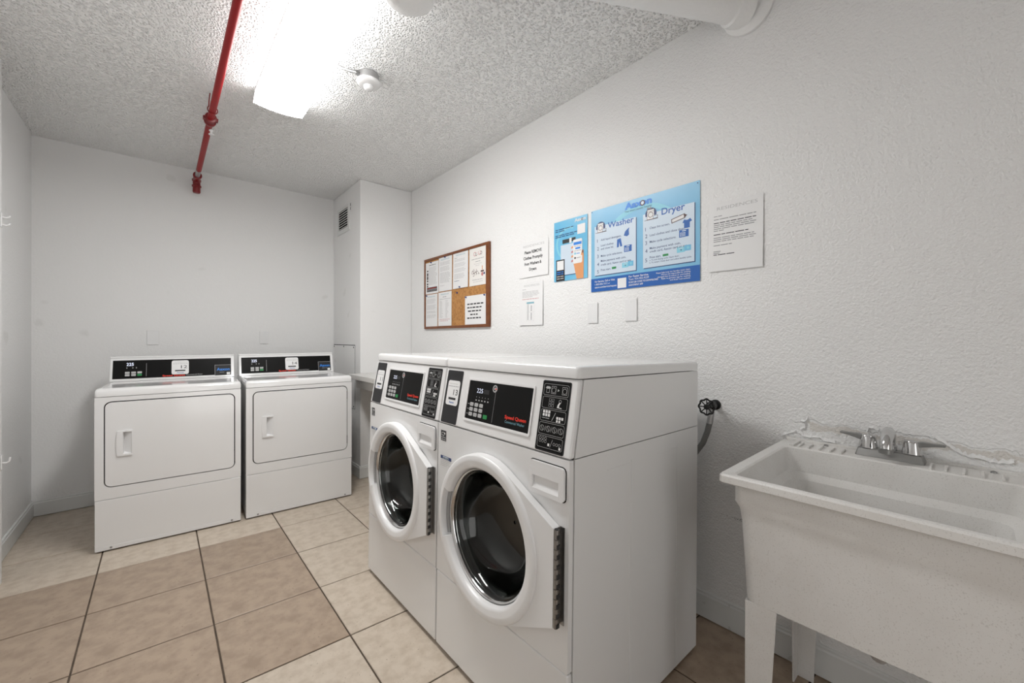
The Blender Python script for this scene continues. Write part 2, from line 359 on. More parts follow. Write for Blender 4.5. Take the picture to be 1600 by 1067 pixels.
# ------------------------------------------------------------------ red sprinkler pipe
def sprinkler():
    x, z = 0.225, 2.500; loc = (x, 4.14, z)
    t = tag(empty('sprinkler_pipe', loc), 'red sprinkler pipe running below the ceiling to the back wall', 'pipe')
    MB('red_paint').tube([(x, YR+0.01, z), (x, 2.93, z)], 0.0168, 20).build('pipe', t, loc, smooth=50)
    MB('red_paint').tube([(x, 3.0, z), (x, 3.90, z)], 0.0168, 20).build('pipe', t, loc, smooth=50)
    MB('galvanised').tube([(x, 3.90, z), (x, 4.06, z)], 0.0166, 18).build('bare_pipe', t, loc, smooth=50)
    FY = Fr((x, 0, z), (1, 0, 0), (0, 0, 1))
    def flange(y0, pr, nm, m='red_paint'): MB(m).lathe(FY, 0, 0, [(r, -(y0+d)) for r, d in pr], 24, True, True).build(nm, t, loc, smooth=35)
    flange(2.92, [(0.018, 0), (0.028, 0.002), (0.030, 0.012), (0.024, 0.016), (0.023, 0.055), (0.030, 0.060), (0.028, 0.075), (0.018, 0.08)], 'tee_coupling', 'dark_red')
    for s in (-1, 1): MB('dark_red').box(x+s*0.030-0.006, x+s*0.030+0.006, 2.935, 2.965, z-0.008, z+0.008).build('coupling_bolt', t, loc, bevel=0.002)
    MB('plastic_white').lathe(Fr((x+0.012, 3.06, z-0.014), (1, 0, 0), (0, -1, 0)), 0, 0, [(0.010, 0), (0.012, 0.008), (0.007, 0.012), (0.007, 0.024), (0.014, 0.028), (0.014, 0.032)], 14, True, True).build('sprinkler_head', t, loc, smooth=40)
    ring = [(x+0.023*math.cos(q), 2.83, z+0.003+0.023*math.sin(q)) for q in [math.radians(-220+i*13) for i in range(21)]]
    ring = [(x-0.012, 2.83, ZC-0.001)]+[(x-0.016, 2.83, z+0.05)]+ring+[(x+0.014, 2.83, z+0.05)]
    MB('dark_red').tube(ring, 0.0028, 8).build('hanger_ring', t, loc, smooth=60)
    # elbow and capped drop on the back wall
    el = [(x, 4.04, z)]+[(x, 4.10+0.045*math.sin(q), z-0.045+0.045*math.cos(q)) for q in [math.radians(i*15) for i in range(7)]]+[(x, 4.145, z-0.07)]
    MB('dark_red').tube(el, 0.024, 18).build('elbow', t, loc, smooth=50)
    FD = Fr((x, 4.145, z), (1, 0, 0), (0, -1, 0))
    MB('dark_red').lathe(FD, 0, 0, [(0.026, -0.002), (0.030, 0.0), (0.030, 0.014), (0.025, 0.018), (0.025, 0.045), (0.031, 0.049), (0.031, 0.060), (0.025, 0.064), (0.026, 0.100), (0.022, 0.108)], 22, True, True).build('drop_fitting', t, loc, smooth=35)
    flange(4.03, [(0.018, 0), (0.029, 0.002), (0.029, 0.014), (0.024, 0.018)], 'elbow_collar', 'dark_red')
    MB('dark_red').box(x-0.012, x+0.012, 4.155, YB-0.0005, z-0.07, z-0.04).build('wall_bracket', t, loc)
sprinkler()

# ------------------------------------------------------------------ white drain pipe into the right wall, and round fixture
def drain():
    A = Vector((XR-0.0005, 0.60, 2.532)); D = Vector((-0.875, 0.485, 0.0)).normalized(); loc = tuple(A)
    t = tag(empty('drain_pipe', loc), 'thick white painted pipe crossing the ceiling into right wall', 'pipe')
    path = [A+D*0.05, A+D*0.92]+[A+D*(0.92+0.08*math.sin(q))+Vector((0, 0, 0.05*(1-math.cos(q)))) for q in (0.5, 1.0, 1.4)]
    MB('wallb').tube(path, 0.056, 28).build('pipe', t, loc, smooth=50)
    MB('wallb').tube([A+D*0.085, A+D*0.08, A+D*0.04, A+D*0.02], [0.058, 0.066, 0.068, 0.070], 28).build('hub', t, loc, smooth=35)
    FW = Fr(A, (0, -1, 0), (0, 0, 1))
    MB('wallb').lathe(FW, 0.0, 0.0, [(0.092, 0.0), (0.092, 0.012), (0.084, 0.020), (0.055, 0.030)], 32, True, True).build('wall_collar', t, loc, smooth=35)
drain()
rf = MB('wallb').lathe(CE, 0.704, -1.398, [(0.098, 0.0005), (0.098, 0.085), (0.094, 0.099), (0.083, 0.107), (0.04, 0.110)], 40, True, True)
tag(rf.build('round_ceiling_fitting', loc=(0.709, 1.409, ZC), smooth=40), 'round white capped fitting on the ceiling right of the light', 'fitting')

# ------------------------------------------------------------------ pillar: vent and access panel
def vent():
    loc = (PX, 3.915, 2.33); t = tag(empty('wall_vent', loc), 'small white louvered air vent high on the pillar', 'vent')
    a0, a1, b0, b1 = -4.075, -3.745, 2.205, 2.45
    MB('trim').holed(PL, rect(a0, a1, b0, b1), rect(-4.038, -3.79, 2.245, 2.424), 0.0005, 0.008).build('vent_frame', t, loc)
    MB('shadow_gap').rect(PL, -4.04, -3.788, 2.243, 2.426, 0.001).build('backing', t, loc)
    for k in range(8):
        b = 2.2555+k*0.0225; F = PL.sub(-3.914, b, 0.0045, 0, -0.25)
        MB('trim').box(-0.124, 0.124, -0.0026, 0.0026, -0.0015, 0.0015, F).build('louver', t, loc)
    for b in (2.43, 2.395): MB('shadow_gap').rect(PL, -3.735, -3.725, b-0.012, b+0.012, 0.0012).build('chip', t, loc)
vent()
def access():
    loc = (PX, 3.9, 0.87); t = tag(empty('access_panel', loc), 'flush painted access panel low on the pillar beside dryers', 'panel')
    MB('shadow_gap').rect(PL, -4.196, -3.616, 0.584, 1.156, 0.0012).build('gap', t, loc)
    MB('wallb').box(-4.192, -3.621, 0.588, 1.150, 0.0014, 0.004, PL).build('plate', t, loc)
    for a, b in ((-4.175, 1.137), (-3.90, 1.139), (-3.645, 1.134), (-3.645, 0.605)):
        MB('black_iron').lathe(PL, a, b, [(0.008, 0.004), (0.007, 0.006)], 10, False, True).build('screw', t, loc)
access()
# laminate folding shelf
def shelf():
    loc = (1.5, 2.85, 0.0); t = tag(empty('folding_shelf', loc), 'pale laminate shelf between the pillar and the washers', 'shelf')
    MB('laminate').box(1.206, XR-0.001, 2.15, PY-0.001, 0.874, 0.912).build('board', t, loc, bevel=0.002)
    MB('laminate').box(1.25, 1.27, 2.17, 3.44, 0.80, 0.873).build('apron', t, loc)
    MB('laminate').box(1.30, 1.74, 2.20, 2.22, 0.002, 0.873).build('support', t, loc)
    MB('laminate').box(1.34, XR-0.02, PY-0.04, PY-0.015, 0.80, 0.873).build('cleat', t, loc)
shelf()

# ------------------------------------------------------------------ blank wall plates
def plate(F, a0, a1, b0, b1, label, group):
    c = F.P((a0+a1)/2, (b0+b1)/2, 0); t = MB('plastic_white').box(a0, a1, b0, b1, 0.0005, 0.007, F).build('wall_plate', loc=tuple(c), bevel=0.003)
    tag(t, label, 'wall plate', group)
    for b in (b0+0.016, b1-0.016): MB('plastic_white').lathe(F, (a0+a1)/2, b, [(0.0035, 0.007), (0.003, 0.0082)], 10, False, True).build('screw', t, tuple(c))
G = 'blank wall plates'
plate(RW, -1.411, -1.342, 1.296, 1.409, 'blank white wall plate under the blue posters, left one', G)
plate(RW, -1.172, -1.103, 1.300, 1.414, 'blank white wall plate under the large poster, right one', G)
plate(BW, -0.075, -0.005, 1.163, 1.276, 'blank white wall plate on back wall above left dryer', G)
plate(BW, 0.673, 0.745, 1.166, 1.280, 'blank white wall plate on back wall above right dryer', G)
# wall hooks on the near left wall corner
def hook(z, double, label):
    loc = (XN, YJ-0.012, z); t = tag(empty('wall_hook', loc), label, 'hook')
    MB('plastic_white').box(YJ-0.024, YJ-0.002, z-0.035, z+0.035, 0.0005, 0.005, LWF).build('base_plate', t, loc, bevel=0.001)
    for dz in ((0.018, -0.02) if double else (0.0,)):
        p = [(XN+0.004, YJ-0.012, z+dz-0.004), (XN+0.018, YJ-0.012, z+dz-0.006), (XN+0.027, YJ-0.012, z+dz), (XN+0.029, YJ-0.012, z+dz+(0.006 if double else 0.02))]
        MB('plastic_white').tube(p, 0.0042, 8).build('prong', t, loc, smooth=60)
hook(1.80, True, 'small white double hook high on left wall edge')
hook(0.60, False, 'small white single hook low on left wall edge')

# ------------------------------------------------------------------ washers
def number_sticker(mb, F, a0, a1, b0, b1, num, n, code=True):
    w, h = a1-a0, b1-b0
    mb.poly(F, rr(a0, a1, b0, b1, min(w, h)*0.13), n, 'print_white')
    mb.lines(F, a0+w*0.15, a1-w*0.12, b0+h*0.86, h*0.03, n+0.0004, 'print_mid')
    mb.lines(F, a0+w*0.08, a1-w*0.08, b0+h*0.755, h*0.035, n+0.0004, 'print_grey')
    mb.text(F, num, a1-w*0.10, b0+h*0.42, h*0.22, w*0.36, 'R', 0.0, n+0.0004, 'print_black')
    mb.rect(F, a0+w*0.2, a1-w*0.2, b0+h*0.22, b0+h*0.31, n+0.0004, 'print_black')
    mb.text(F, 'Aaxon', (a0+a1)/2, b0+h*0.08, h*0.085, w*0.4, 'C', 0.01, n+0.0004, 'print_blue')
def washer(loc, num, label):
    t = tag(empty('washing_machine', loc, 0, 0.0165), label, 'washer', 'front-loading washers')
    Wd, Dp, ZS, ZB = 0.6805, 0.763, 0.2925, 0.8695
    F = Fr((0, Wd, 0), (0, -1, 0), (0, 0, 1))
    B = lambda nm, mb, p=None, **k: mb.build(nm, p or t, **k)
    # cabinet shell, open to the front
    m = MB('enamel_side')
    m.box(0, 0.006, 0.012, ZB-0.001, -Dp, -0.022, F).box(Wd-0.006, Wd, 0.012, ZB-0.001, -Dp, -0.022, F)
    m.box(0.006, Wd-0.006, 0.012, ZB-0.001, -Dp, -Dp+0.006, F).box(0.006, Wd-0.006, 0.012, 0.018, -Dp+0.006, -0.022, F)
    B('cabinet', m)
    m = MB('enamel_side')            # two pressed ribs along the near side panel
    for d in (0.30, 0.60): m.box(Wd, Wd+0.0012, 0.03, ZB-0.05, -d-0.003, -d+0.003, F)
    m.box(Wd, Wd+0.001, ZB-0.06, ZB-0.057, -0.30, -0.17, F).box(Wd, Wd+0.001, ZB-0.06, ZB-0.057, -0.60, -0.46, F)
    B('side_rib', m)
    B('lower_panel', MB('enamel').box(0.001, Wd-0.001, 0.006, ZS-0.0015, -0.020, 0.0, F), bevel=0.005, seg=3)
    for a in (0.06, Wd-0.06):
        for d in (0.08, 0.68): B('foot', MB('rubber').lathe(Fr(F.P(a, 0, -d), (1, 0, 0), (0, 1, 0)), 0, 0, [(0.022, 0.002 if d < 0.3 else 0.0135), (0.022, 0.010 if d < 0.3 else 0.016), (0.012, 0.014 if d < 0.3 else 0.017)], 14, True, True))
    ca, cb = Wd-0.353, 0.5505
    m = MB('enamel').holed(F, rect(0.001, Wd-0.001, ZS+0.0015, ZB-0.0015), circ(ca, cb, 0.225, 64), -0.020, 0.0)
    B('front_panel', m, bevel=0.004, seg=3)
    # drum
    m = MB('drum_steel').lathe(F, ca, cb, [(0.225, -0.022), (0.235, -0.06), (0.262, -0.09), (0.262, -0.44), (0.24, -0.46), (0.10, -0.45), (0.06, -0.43), (0.02, -0.43)], 56, False, True)
    dr = B('drum', m, smooth=45)
    for q in (0.6, 0.6+2.094, 0.6+4.189):
        c, s_ = math.cos(q), math.sin(q); G2 = F.sub(ca+0.262*c, cb+0.262*s_, 0, q-math.pi/2)
        mb = MB('drum_steel').loft([[G2.P(a, b, n) for a, b in ((-0.035, -0.004), (0.035, -0.004), (0.012, 0.055-0.0), (-0.012, 0.055))] for n in (-0.42, -0.11)])
        for i, p in enumerate(mb.v): pass
        G3 = [p for p in mb.v]
        # baffle points inward: mirror about the drum wall
        mb.v = [p-2*(p-G2.o).dot(G2.u)*G2.u for p in G3]
        B('baffle', mb, dr, smooth=30)
    B('gasket', MB('gasket').lathe(F, ca, cb, [(0.226, -0.019), (0.218, 0.001), (0.206, -0.006), (0.203, -0.02), (0.209, -0.028), (0.199, -0.035), (0.205, -0.05)], 64), smooth=60)
    # door
    hinge_a = Wd-0.030
    hp = hull(circ(ca, cb, 0.262, 72)+[(hinge_a, 0.4185), (hinge_a, 0.6835)])
    door = B('door', MB('plastic_white').holed(F, hp, circ(ca, cb, 0.241, 72), 0.001, 0.029), bevel=0.004, seg=3)
    base = [(0.262, 0.003), (0.262, 0.028), (0.2595, 0.0335), (0.2545, 0.0360), (0.2420, 0.0362), (0.2400, 0.0362), (0.2380, 0.0358), (0.2260, 0.0345), (0.2190, 0.0325), (0.2150, 0.0280), (0.2110, 0.003), (0.212, -0.004)]
    grip = [(0.262, 0.003), (0.262, 0.028), (0.2595, 0.0335), (0.2545, 0.0360), (0.2420, 0.0362), (0.2400, 0.0340), (0.2385, 0.0120), (0.2260, 0.0105), (0.2190, 0.0105), (0.2150, 0.0105), (0.2110, 0.003), (0.212, -0.004)]
    angs = sorted([i*360/90 for i in range(90)]+[155.9, 200.1]); rings = []
    for g_ in angs:
        q = math.radians(g_); pr = grip if 156 <= g_ <= 200 else base
        rings.append([F.P(ca+r*math.cos(q), cb+r*math.sin(q), n_) for r, n_ in pr])
    B('door_ring', MB('plastic_white').loft(rings+[rings[0]], False, False, False), door, smooth=40)
    B('glass_trim', MB('chrome').lathe(F, ca, cb, [(0.211, 0.012), (0.207, 0.015), (0.203, 0.012), (0.201, 0.002), (0.198, -0.004), (0.203, -0.010)], 72), door, smooth=60)
    B('door_glass', MB('glass_dark').lathe(F, ca, cb, [(0.203, 0.004), (0.199, 0.006), (0.193, 0.001), (0.184, -0.03), (0.168, -0.075), (0.145, -0.10), (0.11, -0.113), (0.06, -0.119), (0.006, -0.120), (0.006, -0.125), (0.06, -0.124), (0.112, -0.118), (0.149, -0.104), (0.174, -0.077), (0.190, -0.03), (0.200, -0.004)], 72, False, False), door, smooth=60)
    B('door_handle', MB('plastic_grey').arc(F, ca, cb, 0.2185, 0.2375, math.radians(157.5), math.radians(198.5), 0.0108, 0.0150, 14), door)
    # piano hinge
    hg = B('hinge', MB('steel').box(hinge_a+0.001, hinge_a+0.016, 0.421, 0.685, 0.0005, 0.003, F).box(hinge_a+0.0005, hinge_a+0.002, 0.421, 0.685, 0.003, 0.023, F))
    for k in range(10):
        z0 = 0.421+k*0.0264
        kn = B('knuckle', MB('steel').tube([F.P(hinge_a+0.0065, z0+0.0009, 0.0235), F.P(hinge_a+0.0065, z0+0.0255, 0.0235)], 0.0074, 12), hg, smooth=50)
        kn2 = B('notch', MB('rubber').box(hinge_a+0.009, hinge_a+0.0150, z0+0.002, z0+0.013, 0.018, 0.0285, F), hg)
    B('pin', MB('rubber').tube([F.P(hinge_a+0.0065, 0.420, 0.0235), F.P(hinge_a+0.0065, 0.686, 0.0235)], 0.0058, 8), hg)
    # soap drawer
    a0, a1, b0, b1 = Wd-0.151, Wd-0.0125, 0.752, 0.845
    B('drawer_gap', MB('shadow_gap').poly(F, rr(a0-0.0025, a1+0.0025, b0-0.0025, b1+0.0025, 0.014), 0.0006))
    m = MB('plastic_white').holed(F, rr(a0, a1, b0, b1, 0.012), rect(a0+0.015, a1-0.021, b0+0.013, b0+0.050), 0.001, 0.009)
    p0, p1, q0, q1 = a0+0.015, a1-0.021, b0+0.013, b0+0.050
    m.add([F.P(p0, q0, 0.009), F.P(p1, q0, 0.009), F.P(p1, q0+0.016, 0.0013), F.P(p0, q0+0.016, 0.0013)], [(0, 1, 2, 3)])
    m.rect(F, p0, p1, q0, q1, 0.0012)
    B('soap_drawer', m, bevel=0.0025)
    # stickers on the front panel
    m = MB('print_black').rect(F, 0.021, 0.059, 0.803, 0.843, 0.0006)
    m.arc(F, 0.037, 0.826, 0.009, 0.0105, 0.3, 2.9, 0.0007, 0.001, 8, 'print_white').text(F, 'energy', 0.025, 0.822, 0.006, 0.02, 'L', 0, 0.001, 'print_white')
    m.poly(F, circ(0.049, 0.832, 0.005, 5, 0.3), 0.001, 'print_white').rect(F, 0.023, 0.057, 0.815, 0.8165, 0.001).lines(F, 0.024, 0.056, 0.807, 0.005, 0.001, 'print_mid')
    B('efficiency_sticker', m)
    m = MB('print_navy').rect(F, 0.021, 0.097, 0.733, 0.7455, 0.0006).rect(F, 0.038, 0.078, 0.735, 0.7435, 0.0009, 'print_pale').lines(F, 0.040, 0.077, 0.737, 0.006, 0.0012, 'print_black')
    for k in range(4): m.lines(F, 0.021, 0.097, 0.726-k*0.0065, 0.0035, 0.0006, 'print_mid', ragged=(0.95, 0.8, 0.97, 0.6)[k])
    B('notice_sticker', m)
    # control panel, leaning back
    K = Fr(F.P(0, ZB, 0), (0, -1, 0), (0.038, 0, 0.217)); H = 0.2203
    m = MB('enamel').loft([[F.P(a, ZB+0.0015, 0), F.P(a, ZB+0.2165, -0.0375), F.P(a, ZB+0.2165, -0.056), F.P(a, ZB+0.0015, -0.020)] for a in (0.0, Wd)])
    cp = B('control_panel', m, bevel=0.006, seg=3)
    m = MB('enamel_side').loft([[F.P(a, ZB+0.0015, -0.0225), F.P(a, ZB+0.2155, -0.0585), F.P(a, ZB+0.2155, -Dp), F.P(a, ZB+0.0015, -Dp)] for a in (0.001, Wd-0.001)])
    B('upper_cabinet', m)
    def crn(d, z, r=0.014): return [F.P(a, z, n) for a, n in rr(-0.001+d, Wd+0.001-d, -Dp-0.004+d, -0.034-d, r)]
    m = MB('enamel').loft([crn(0, 1.0885), crn(0, 1.112), crn(0.003, 1.119), crn(0.009, 1.1225), crn(0.02, 1.1232)])
    B('top_cover', m, smooth=50)
    # left strip, display, right key panel
    B('card_strip', MB('charcoal').prism(K, rr(0.016, 0.122, 0.006, 0.209, 0.006), 0.0003, 0.0015), cp)
    m = MB('print_white'); number_sticker(m, K, 0.030, 0.112, 0.075, 0.170, num, 0.002); B('number_sticker', m, cp)
    B('display_frame', MB('plastic_white').holed(K, rr(0.166, 0.517, 0.034, 0.188, 0.006), rr(0.173, 0.510, 0.042, 0.180, 0.003), 0.0003, 0.004), cp, bevel=0.0012)
    m = MB('black_panel'); a0, a1, b0, b1 = 0.172, 0.511, 0.041, 0.181; w, h = a1-a0, b1-b0
    m.rect(K, a0, a1, b0, b1, 0.0012)
    X = lambda f: a0+w*f
    Y = lambda f: b1-h*f
    n = 0.0018
    m.text(K, '225', X(0.15), Y(0.30), h*0.11, w*0.105, 'L', 0.0, n, 'led')
    m.rect(K, X(0.27), X(0.36), Y(0.31), Y(0.20), n, 'charcoal')
    for k in range(5):
        m.rect(K, X(0.155+k*0.05), X(0.162+k*0.05), Y(0.42), Y(0.40), n, 'print_mid'); m.rect(K, X(0.148+k*0.05), X(0.17+k*0.05), Y(0.505), Y(0.475), n, 'print_mid')
    for r in range(3):
        m.lines(K, X(0.02), X(0.055), Y(0.62+r*0.125), h*0.03, n, 'print_grey')
        for c in range(3):
            m.prism(K, rr(X(0.065+c*0.082), X(0.125+c*0.082), Y(0.655+r*0.125), Y(0.565+r*0.125), 0.003, 2), n-0.0004, n+0.001, 'print_mid')
            m.lines(K, X(0.075+c*0.082), X(0.118+c*0.082), Y(0.62+r*0.125), h*0.025, n+0.0014, 'print_grey')
    m.prism(K, rr(X(0.315), X(0.38), Y(0.91), Y(0.81), 0.003, 2), n-0.0004, n+0.001, 'print_green')
    m.rect(K, X(0.462), X(0.466), Y(0.95), Y(0.22), n, 'print_grey')
    m.poly(K, circ(X(0.445), Y(0.14), h*0.09, 20), n, 'print_mid'); m.arc(K, X(0.445), Y(0.14), h*0.035, h*0.06, 0.6, 5.4, n, n+0.0003, 12, 'black_panel'); m.rect(K, X(0.45), X(0.475), Y(0.16), Y(0.13), n+0.0006, 'print_red')
    m.text(K, 'Speed Queen', X(0.65), Y(0.775), h*0.075, w*0.30, 'L', 0.028, n, 'print_red')
    m.text(K, 'Commercial Washer', X(0.66), Y(0.875), h*0.058, w*0.275, 'L', 0.0, n, 'print_teal')
    B('display', m, cp)
    m = MB('charcoal'); a0, a1, b0, b1 = 0.545, 0.656, 0.006, 0.210
    m.prism(K, rr(a0, a1, b0, b1, 0.006), 0.0003, 0.0015); n = 0.002; w = a1-a0; ch_ = (b1-b0-0.016)/5
    m.rect(K, a0+0.003, a1-0.003, b0+0.003, b1-0.003, 0.0017, 'black_panel')
    for k in range(5):
        c1 = b1-0.008-k*ch_-0.002; c0 = c1-ch_+0.004; cc = (c0+c1)/2; P = rr(a0+0.007, a1-0.007, c0, c1, 0.005, 3); Q = rr(a0+0.0078, a1-0.0078, c0+0.0008, c1-0.0008, 0.0045, 3)
        m.frame(K, P, Q, n, 'print_mid')
        def ringi(a, b, r, tt=0.001): m.frame(K, circ(a, b, r, 16), circ(a, b, r-tt, 16), n, 'print_mid')
        def sq(a, b, s, mm='print_white'): m.rect(K, a-s, a+s, b-s, b+s, n, mm)
        ax = lambda f: a0+w*f
        if k == 0:
            m.frame(K, rect(ax(0.16), ax(0.27), cc-0.010, cc+0.006), rect(ax(0.17), ax(0.26), cc-0.009, cc+0.005), n, 'print_mid'); m.poly(K, [(ax(0.12), cc+0.004), (ax(0.16), cc+0.009), (ax(0.27), cc+0.009), (ax(0.31), cc+0.004), (ax(0.27), cc+0.002), (ax(0.16), cc+0.002)], n)
            for f in (0.42, 0.80): m.frame(K, rect(ax(f-0.085), ax(f+0.085), cc-0.011, cc+0.011), rect(ax(f-0.077), ax(f+0.077), cc-0.010, cc+0.010), n); ringi(ax(f), cc-0.001, 0.008)
            m.poly(K, [(ax(0.56), cc+0.004), (ax(0.62), cc), (ax(0.56), cc-0.004)], n)
        elif k == 1:
            for i in range(2):
                for j in range(3): m.frame(K, rect(ax(0.30+i*0.10), ax(0.38+i*0.10), cc-0.012+j*0.0085, cc-0.005+j*0.0085), rect(ax(0.31+i*0.10), ax(0.37+i*0.10), cc-0.0112+j*0.0085, cc-0.0058+j*0.0085), n, 'print_grey')
            ringi(ax(0.69), cc+0.007, 0.005, 0.0012); m.poly(K, [(ax(0.60), cc-0.012), (ax(0.66), cc-0.012), (ax(0.68), cc-0.002), (ax(0.72), cc+0.003), (ax(0.67), cc+0.004), (ax(0.62), cc-0.003)], n, 'print_white'); m.poly(K, [(ax(0.66), cc-0.012), (ax(0.76), cc-0.013), (ax(0.76), cc-0.011), (ax(0.66), cc-0.010)], n)
        elif k == 2:
            for i in range(3):
                for j in range(2): sq(ax(0.17)+i*0.0105, cc+0.001+j*0.0095, 0.0040)
            m.lines(K, ax(0.12), ax(0.42), cc-0.009, 0.003, n, 'print_mid')
            m.poly(K, [(ax(0.47), cc-0.013), (ax(0.485), cc-0.013), (ax(0.59), cc+0.011), (ax(0.575), cc+0.011)], n, 'print_mid')
            for i in range(3): sq(ax(0.66)+i*0.0095, cc-0.003, 0.0036)
            for i in range(2): sq(ax(0.66)+i*0.0095, cc-0.0115, 0.0032)
        elif k == 3:
            for i in range(4):
                ringi(ax(0.17+i*0.22), cc, 0.0085); m.poly(K, [(ax(0.14+i*0.22), cc+0.005), (ax(0.15+i*0.22), cc+0.006), (ax(0.20+i*0.22), cc-0.005), (ax(0.19+i*0.22), cc-0.006)], n)
                if i < 3: m.poly(K, [(ax(0.265+i*0.22), cc-0.008), (ax(0.272+i*0.22), cc-0.008), (ax(0.30+i*0.22), cc+0.008), (ax(0.293+i*0.22), cc+0.008)], n)
        else:
            for i in range(3):
                for j in range(2): ringi(ax(0.16)+i*0.0105, cc+0.001+j*0.0085, 0.0042, 0.0008)
            sq(ax(0.47), cc-0.006, 0.0036)
            m.poly(K, [(ax(0.52), cc-0.012), (ax(0.53), cc-0.012), (ax(0.60), cc+0.010), (ax(0.59), cc+0.010)], n, 'print_mid')
            for i in range(3): ringi(ax(0.66)+i*0.0100, cc-0.001, 0.0042, 0.0008)
            sq(ax(0.86), cc-0.010, 0.0034)
    B('instruction_panel', m, cp)
    return t
washer((0.819, 0.718, 0.0125), '13', 'white front-loading washer marked 13, nearest the sink')
washer((0.819, 1.403, 0.0125), '11', 'white front-loading washer marked 11, nearer the dryers')

# ------------------------------------------------------------------ dryers
def dryer(loc, deg, num, label):
    t = tag(empty('clothes_dryer', loc, math.radians(deg)), label, 'dryer', 'commercial dryers')
    Wd, Dp = 0.685, 0.711; ZS, ZL, ZT = 0.296, 0.880, 0.927
    F = Fr((0, 0, 0), (1, 0, 0), (0, 0, 1))
    B = lambda nm, mb, p=None, **k: mb.build(nm, p or t, **k)
    m = MB('enamel_side').box(0, Wd, 0.014, ZL-0.001, -Dp, -0.022, F); B('cabinet', m)
    for a in (0.06, Wd-0.06):
        for d in (0.07, 0.64): B('foot', MB('rubber').lathe(Fr((a, d, 0), (1, 0, 0), (0, 1, 0)), 0, 0, [(0.02, 0.0003), (0.02, 0.010), (0.012, 0.0145)], 14, True, True))
    low = B('lower_panel', MB('enamel').box(0.0005, Wd-0.0005, 0.008, ZS-0.0012, -0.021, 0.0, F), bevel=0.004, seg=3)
    B('toe_strip', MB('enamel').box(0.004, Wd-0.004, 0.010, 0.030, 0.0, 0.0015, F), low)
    for a in (0.068, Wd-0.05): B('screw', MB('steel').lathe(F, a, 0.021, [(0.006, 0.0015), (0.005, 0.004)], 12, False, True), low)
    hole = rr(0.038, 0.653, 0.362, 0.853, 0.034, 7)
    B('front_panel', MB('enamel').holed(F, rect(0.0005, Wd-0.0005, ZS+0.0012, ZL-0.0012), hole, -0.021, 0.0), bevel=0.0025)
    B('door_gap', MB('shadow_gap').rect(F, 0.03, 0.66, 0.355, 0.86, -0.0205))
    pk = (0.094, 0.160, 0.538, 0.681)
    d = B('door', MB('enamel').holed(F, rr(0.0435, 0.6475, 0.3675, 0.8475, 0.029, 7), rect(0.116, 0.157, 0.544, 0.674), -0.018, 0.002), bevel=0.0025)
    # handle: bowed raised plate with a scooped pocket on its right
    m = MB('plastic_white')
    pts = [(0.158, 0.536), (0.158, 0.682), (0.094, 0.680)]+[(0.094-0.005*math.sin(math.pi*i/8), 0.680-0.143*i/8) for i in range(1, 8)]+[(0.094, 0.537)]
    m.holed(F, pts[::-1], rect(0.118, 0.1555, 0.546, 0.672), 0.001, 0.010)
    q = rect(0.118, 0.1555, 0.546, 0.672)
    m.add([F.P(0.118, 0.546, 0.009), F.P(0.118, 0.672, 0.009), F.P(0.122, 0.672, -0.016), F.P(0.122, 0.556, -0.016), F.P(0.1555, 0.546, 0.007), F.P(0.1555, 0.672, 0.007)],
          [(0, 3, 2, 1), (3, 4, 5, 2), (0, 4, 3), (1, 2, 5)])
    B('handle', m, d, bevel=0.0015)
    for z in (0.44, 0.78): B('hinge', MB('rubber').box(0.6485, 0.652, z-0.03, z+0.03, -0.012, 0.001, F), d)
    def crn(d_, z, dn=0.0, r=0.012): return [F.P(a, z, n) for a, n in rr(-0.0005+d_, Wd+0.0005-d_, -Dp-0.002+d_, 0.001-d_-dn, r)]
    B('lid', MB('enamel').loft([crn(0, ZL+0.0015), crn(0, ZL+0.030), crn(0.003, ZL+0.041, 0.003), crn(0.010, ZT, 0.006), crn(0.03, ZT, 0.01)]), smooth=50)
    # console at the back of the lid
    CA0, CA1, CN = -0.002, 0.674, -0.478
    K = Fr(F.P(0, ZT, CN), (1, 0, 0), (0, 0.045, 0.160))
    prof = [(CN+0.004, ZT+0.0005), (CN+0.0, ZT+0.010), (CN-0.040, ZT+0.152), (CN-0.036, ZT+0.158), (CN-0.044, ZT+0.164), (CN-0.20, ZT+0.164), (CN-0.22, ZT+0.0005)]
    c = B('console', MB('enamel').loft([[F.P(a, b, n) for n, b in prof] for a in (CA0, CA1)]), bevel=0.003, seg=2)
    K = Fr(F.P(0, ZT+0.010, CN), (1, 0, 0), (0, 0.040, 0.142))
    a0, a1, b0, b1 = 0.012, 0.654, 0.007, 0.133; n = 0.0012
    m = MB('black_panel').rect(K, a0, a1, b0, b1, n)
    n = 0.0018; bb = lambda z: (z-ZT-0.010)*1.04-0.002
    X = lambda x: x+0.012
    m.text(K, '225', X(0.066), bb(1.030), 0.020, 0.036, 'L', 0.02, n, 'led')
    for x in (0.066, 0.095, 0.113): m.rect(K, X(x), X(x+0.005), bb(1.012), bb(1.020), n, 'print_grey')
    for i, x in enumerate((0.060, 0.091, 0.121)):
        for j in range(2): m.prism(K, rr(X(x), X(x+0.023), bb(0.962+j*0.016), bb(0.975+j*0.016), 0.002, 2), n-0.0003, n+0.0007, 'print_green' if (i == 2 and j == 0) else 'print_mid')
    m.rect(K, X(0.165), X(0.167), bb(0.957), bb(1.045), n, 'print_grey')
    m.text(K, 'Speed Queen', X(0.250), bb(0.950), 0.011, 0.122, 'L', 0.03, n, 'print_red')
    m.text(K, 'Commercial Dryer', X(0.380), bb(0.953), 0.008, 0.092, 'L', 0, n, 'print_mid')
    m.frame(K, rect(X(0.543), X(0.641), bb(0.942), bb(1.018)), rect(X(0.5455), X(0.641), bb(0.942), bb(1.0155)), n, 'print_grey')
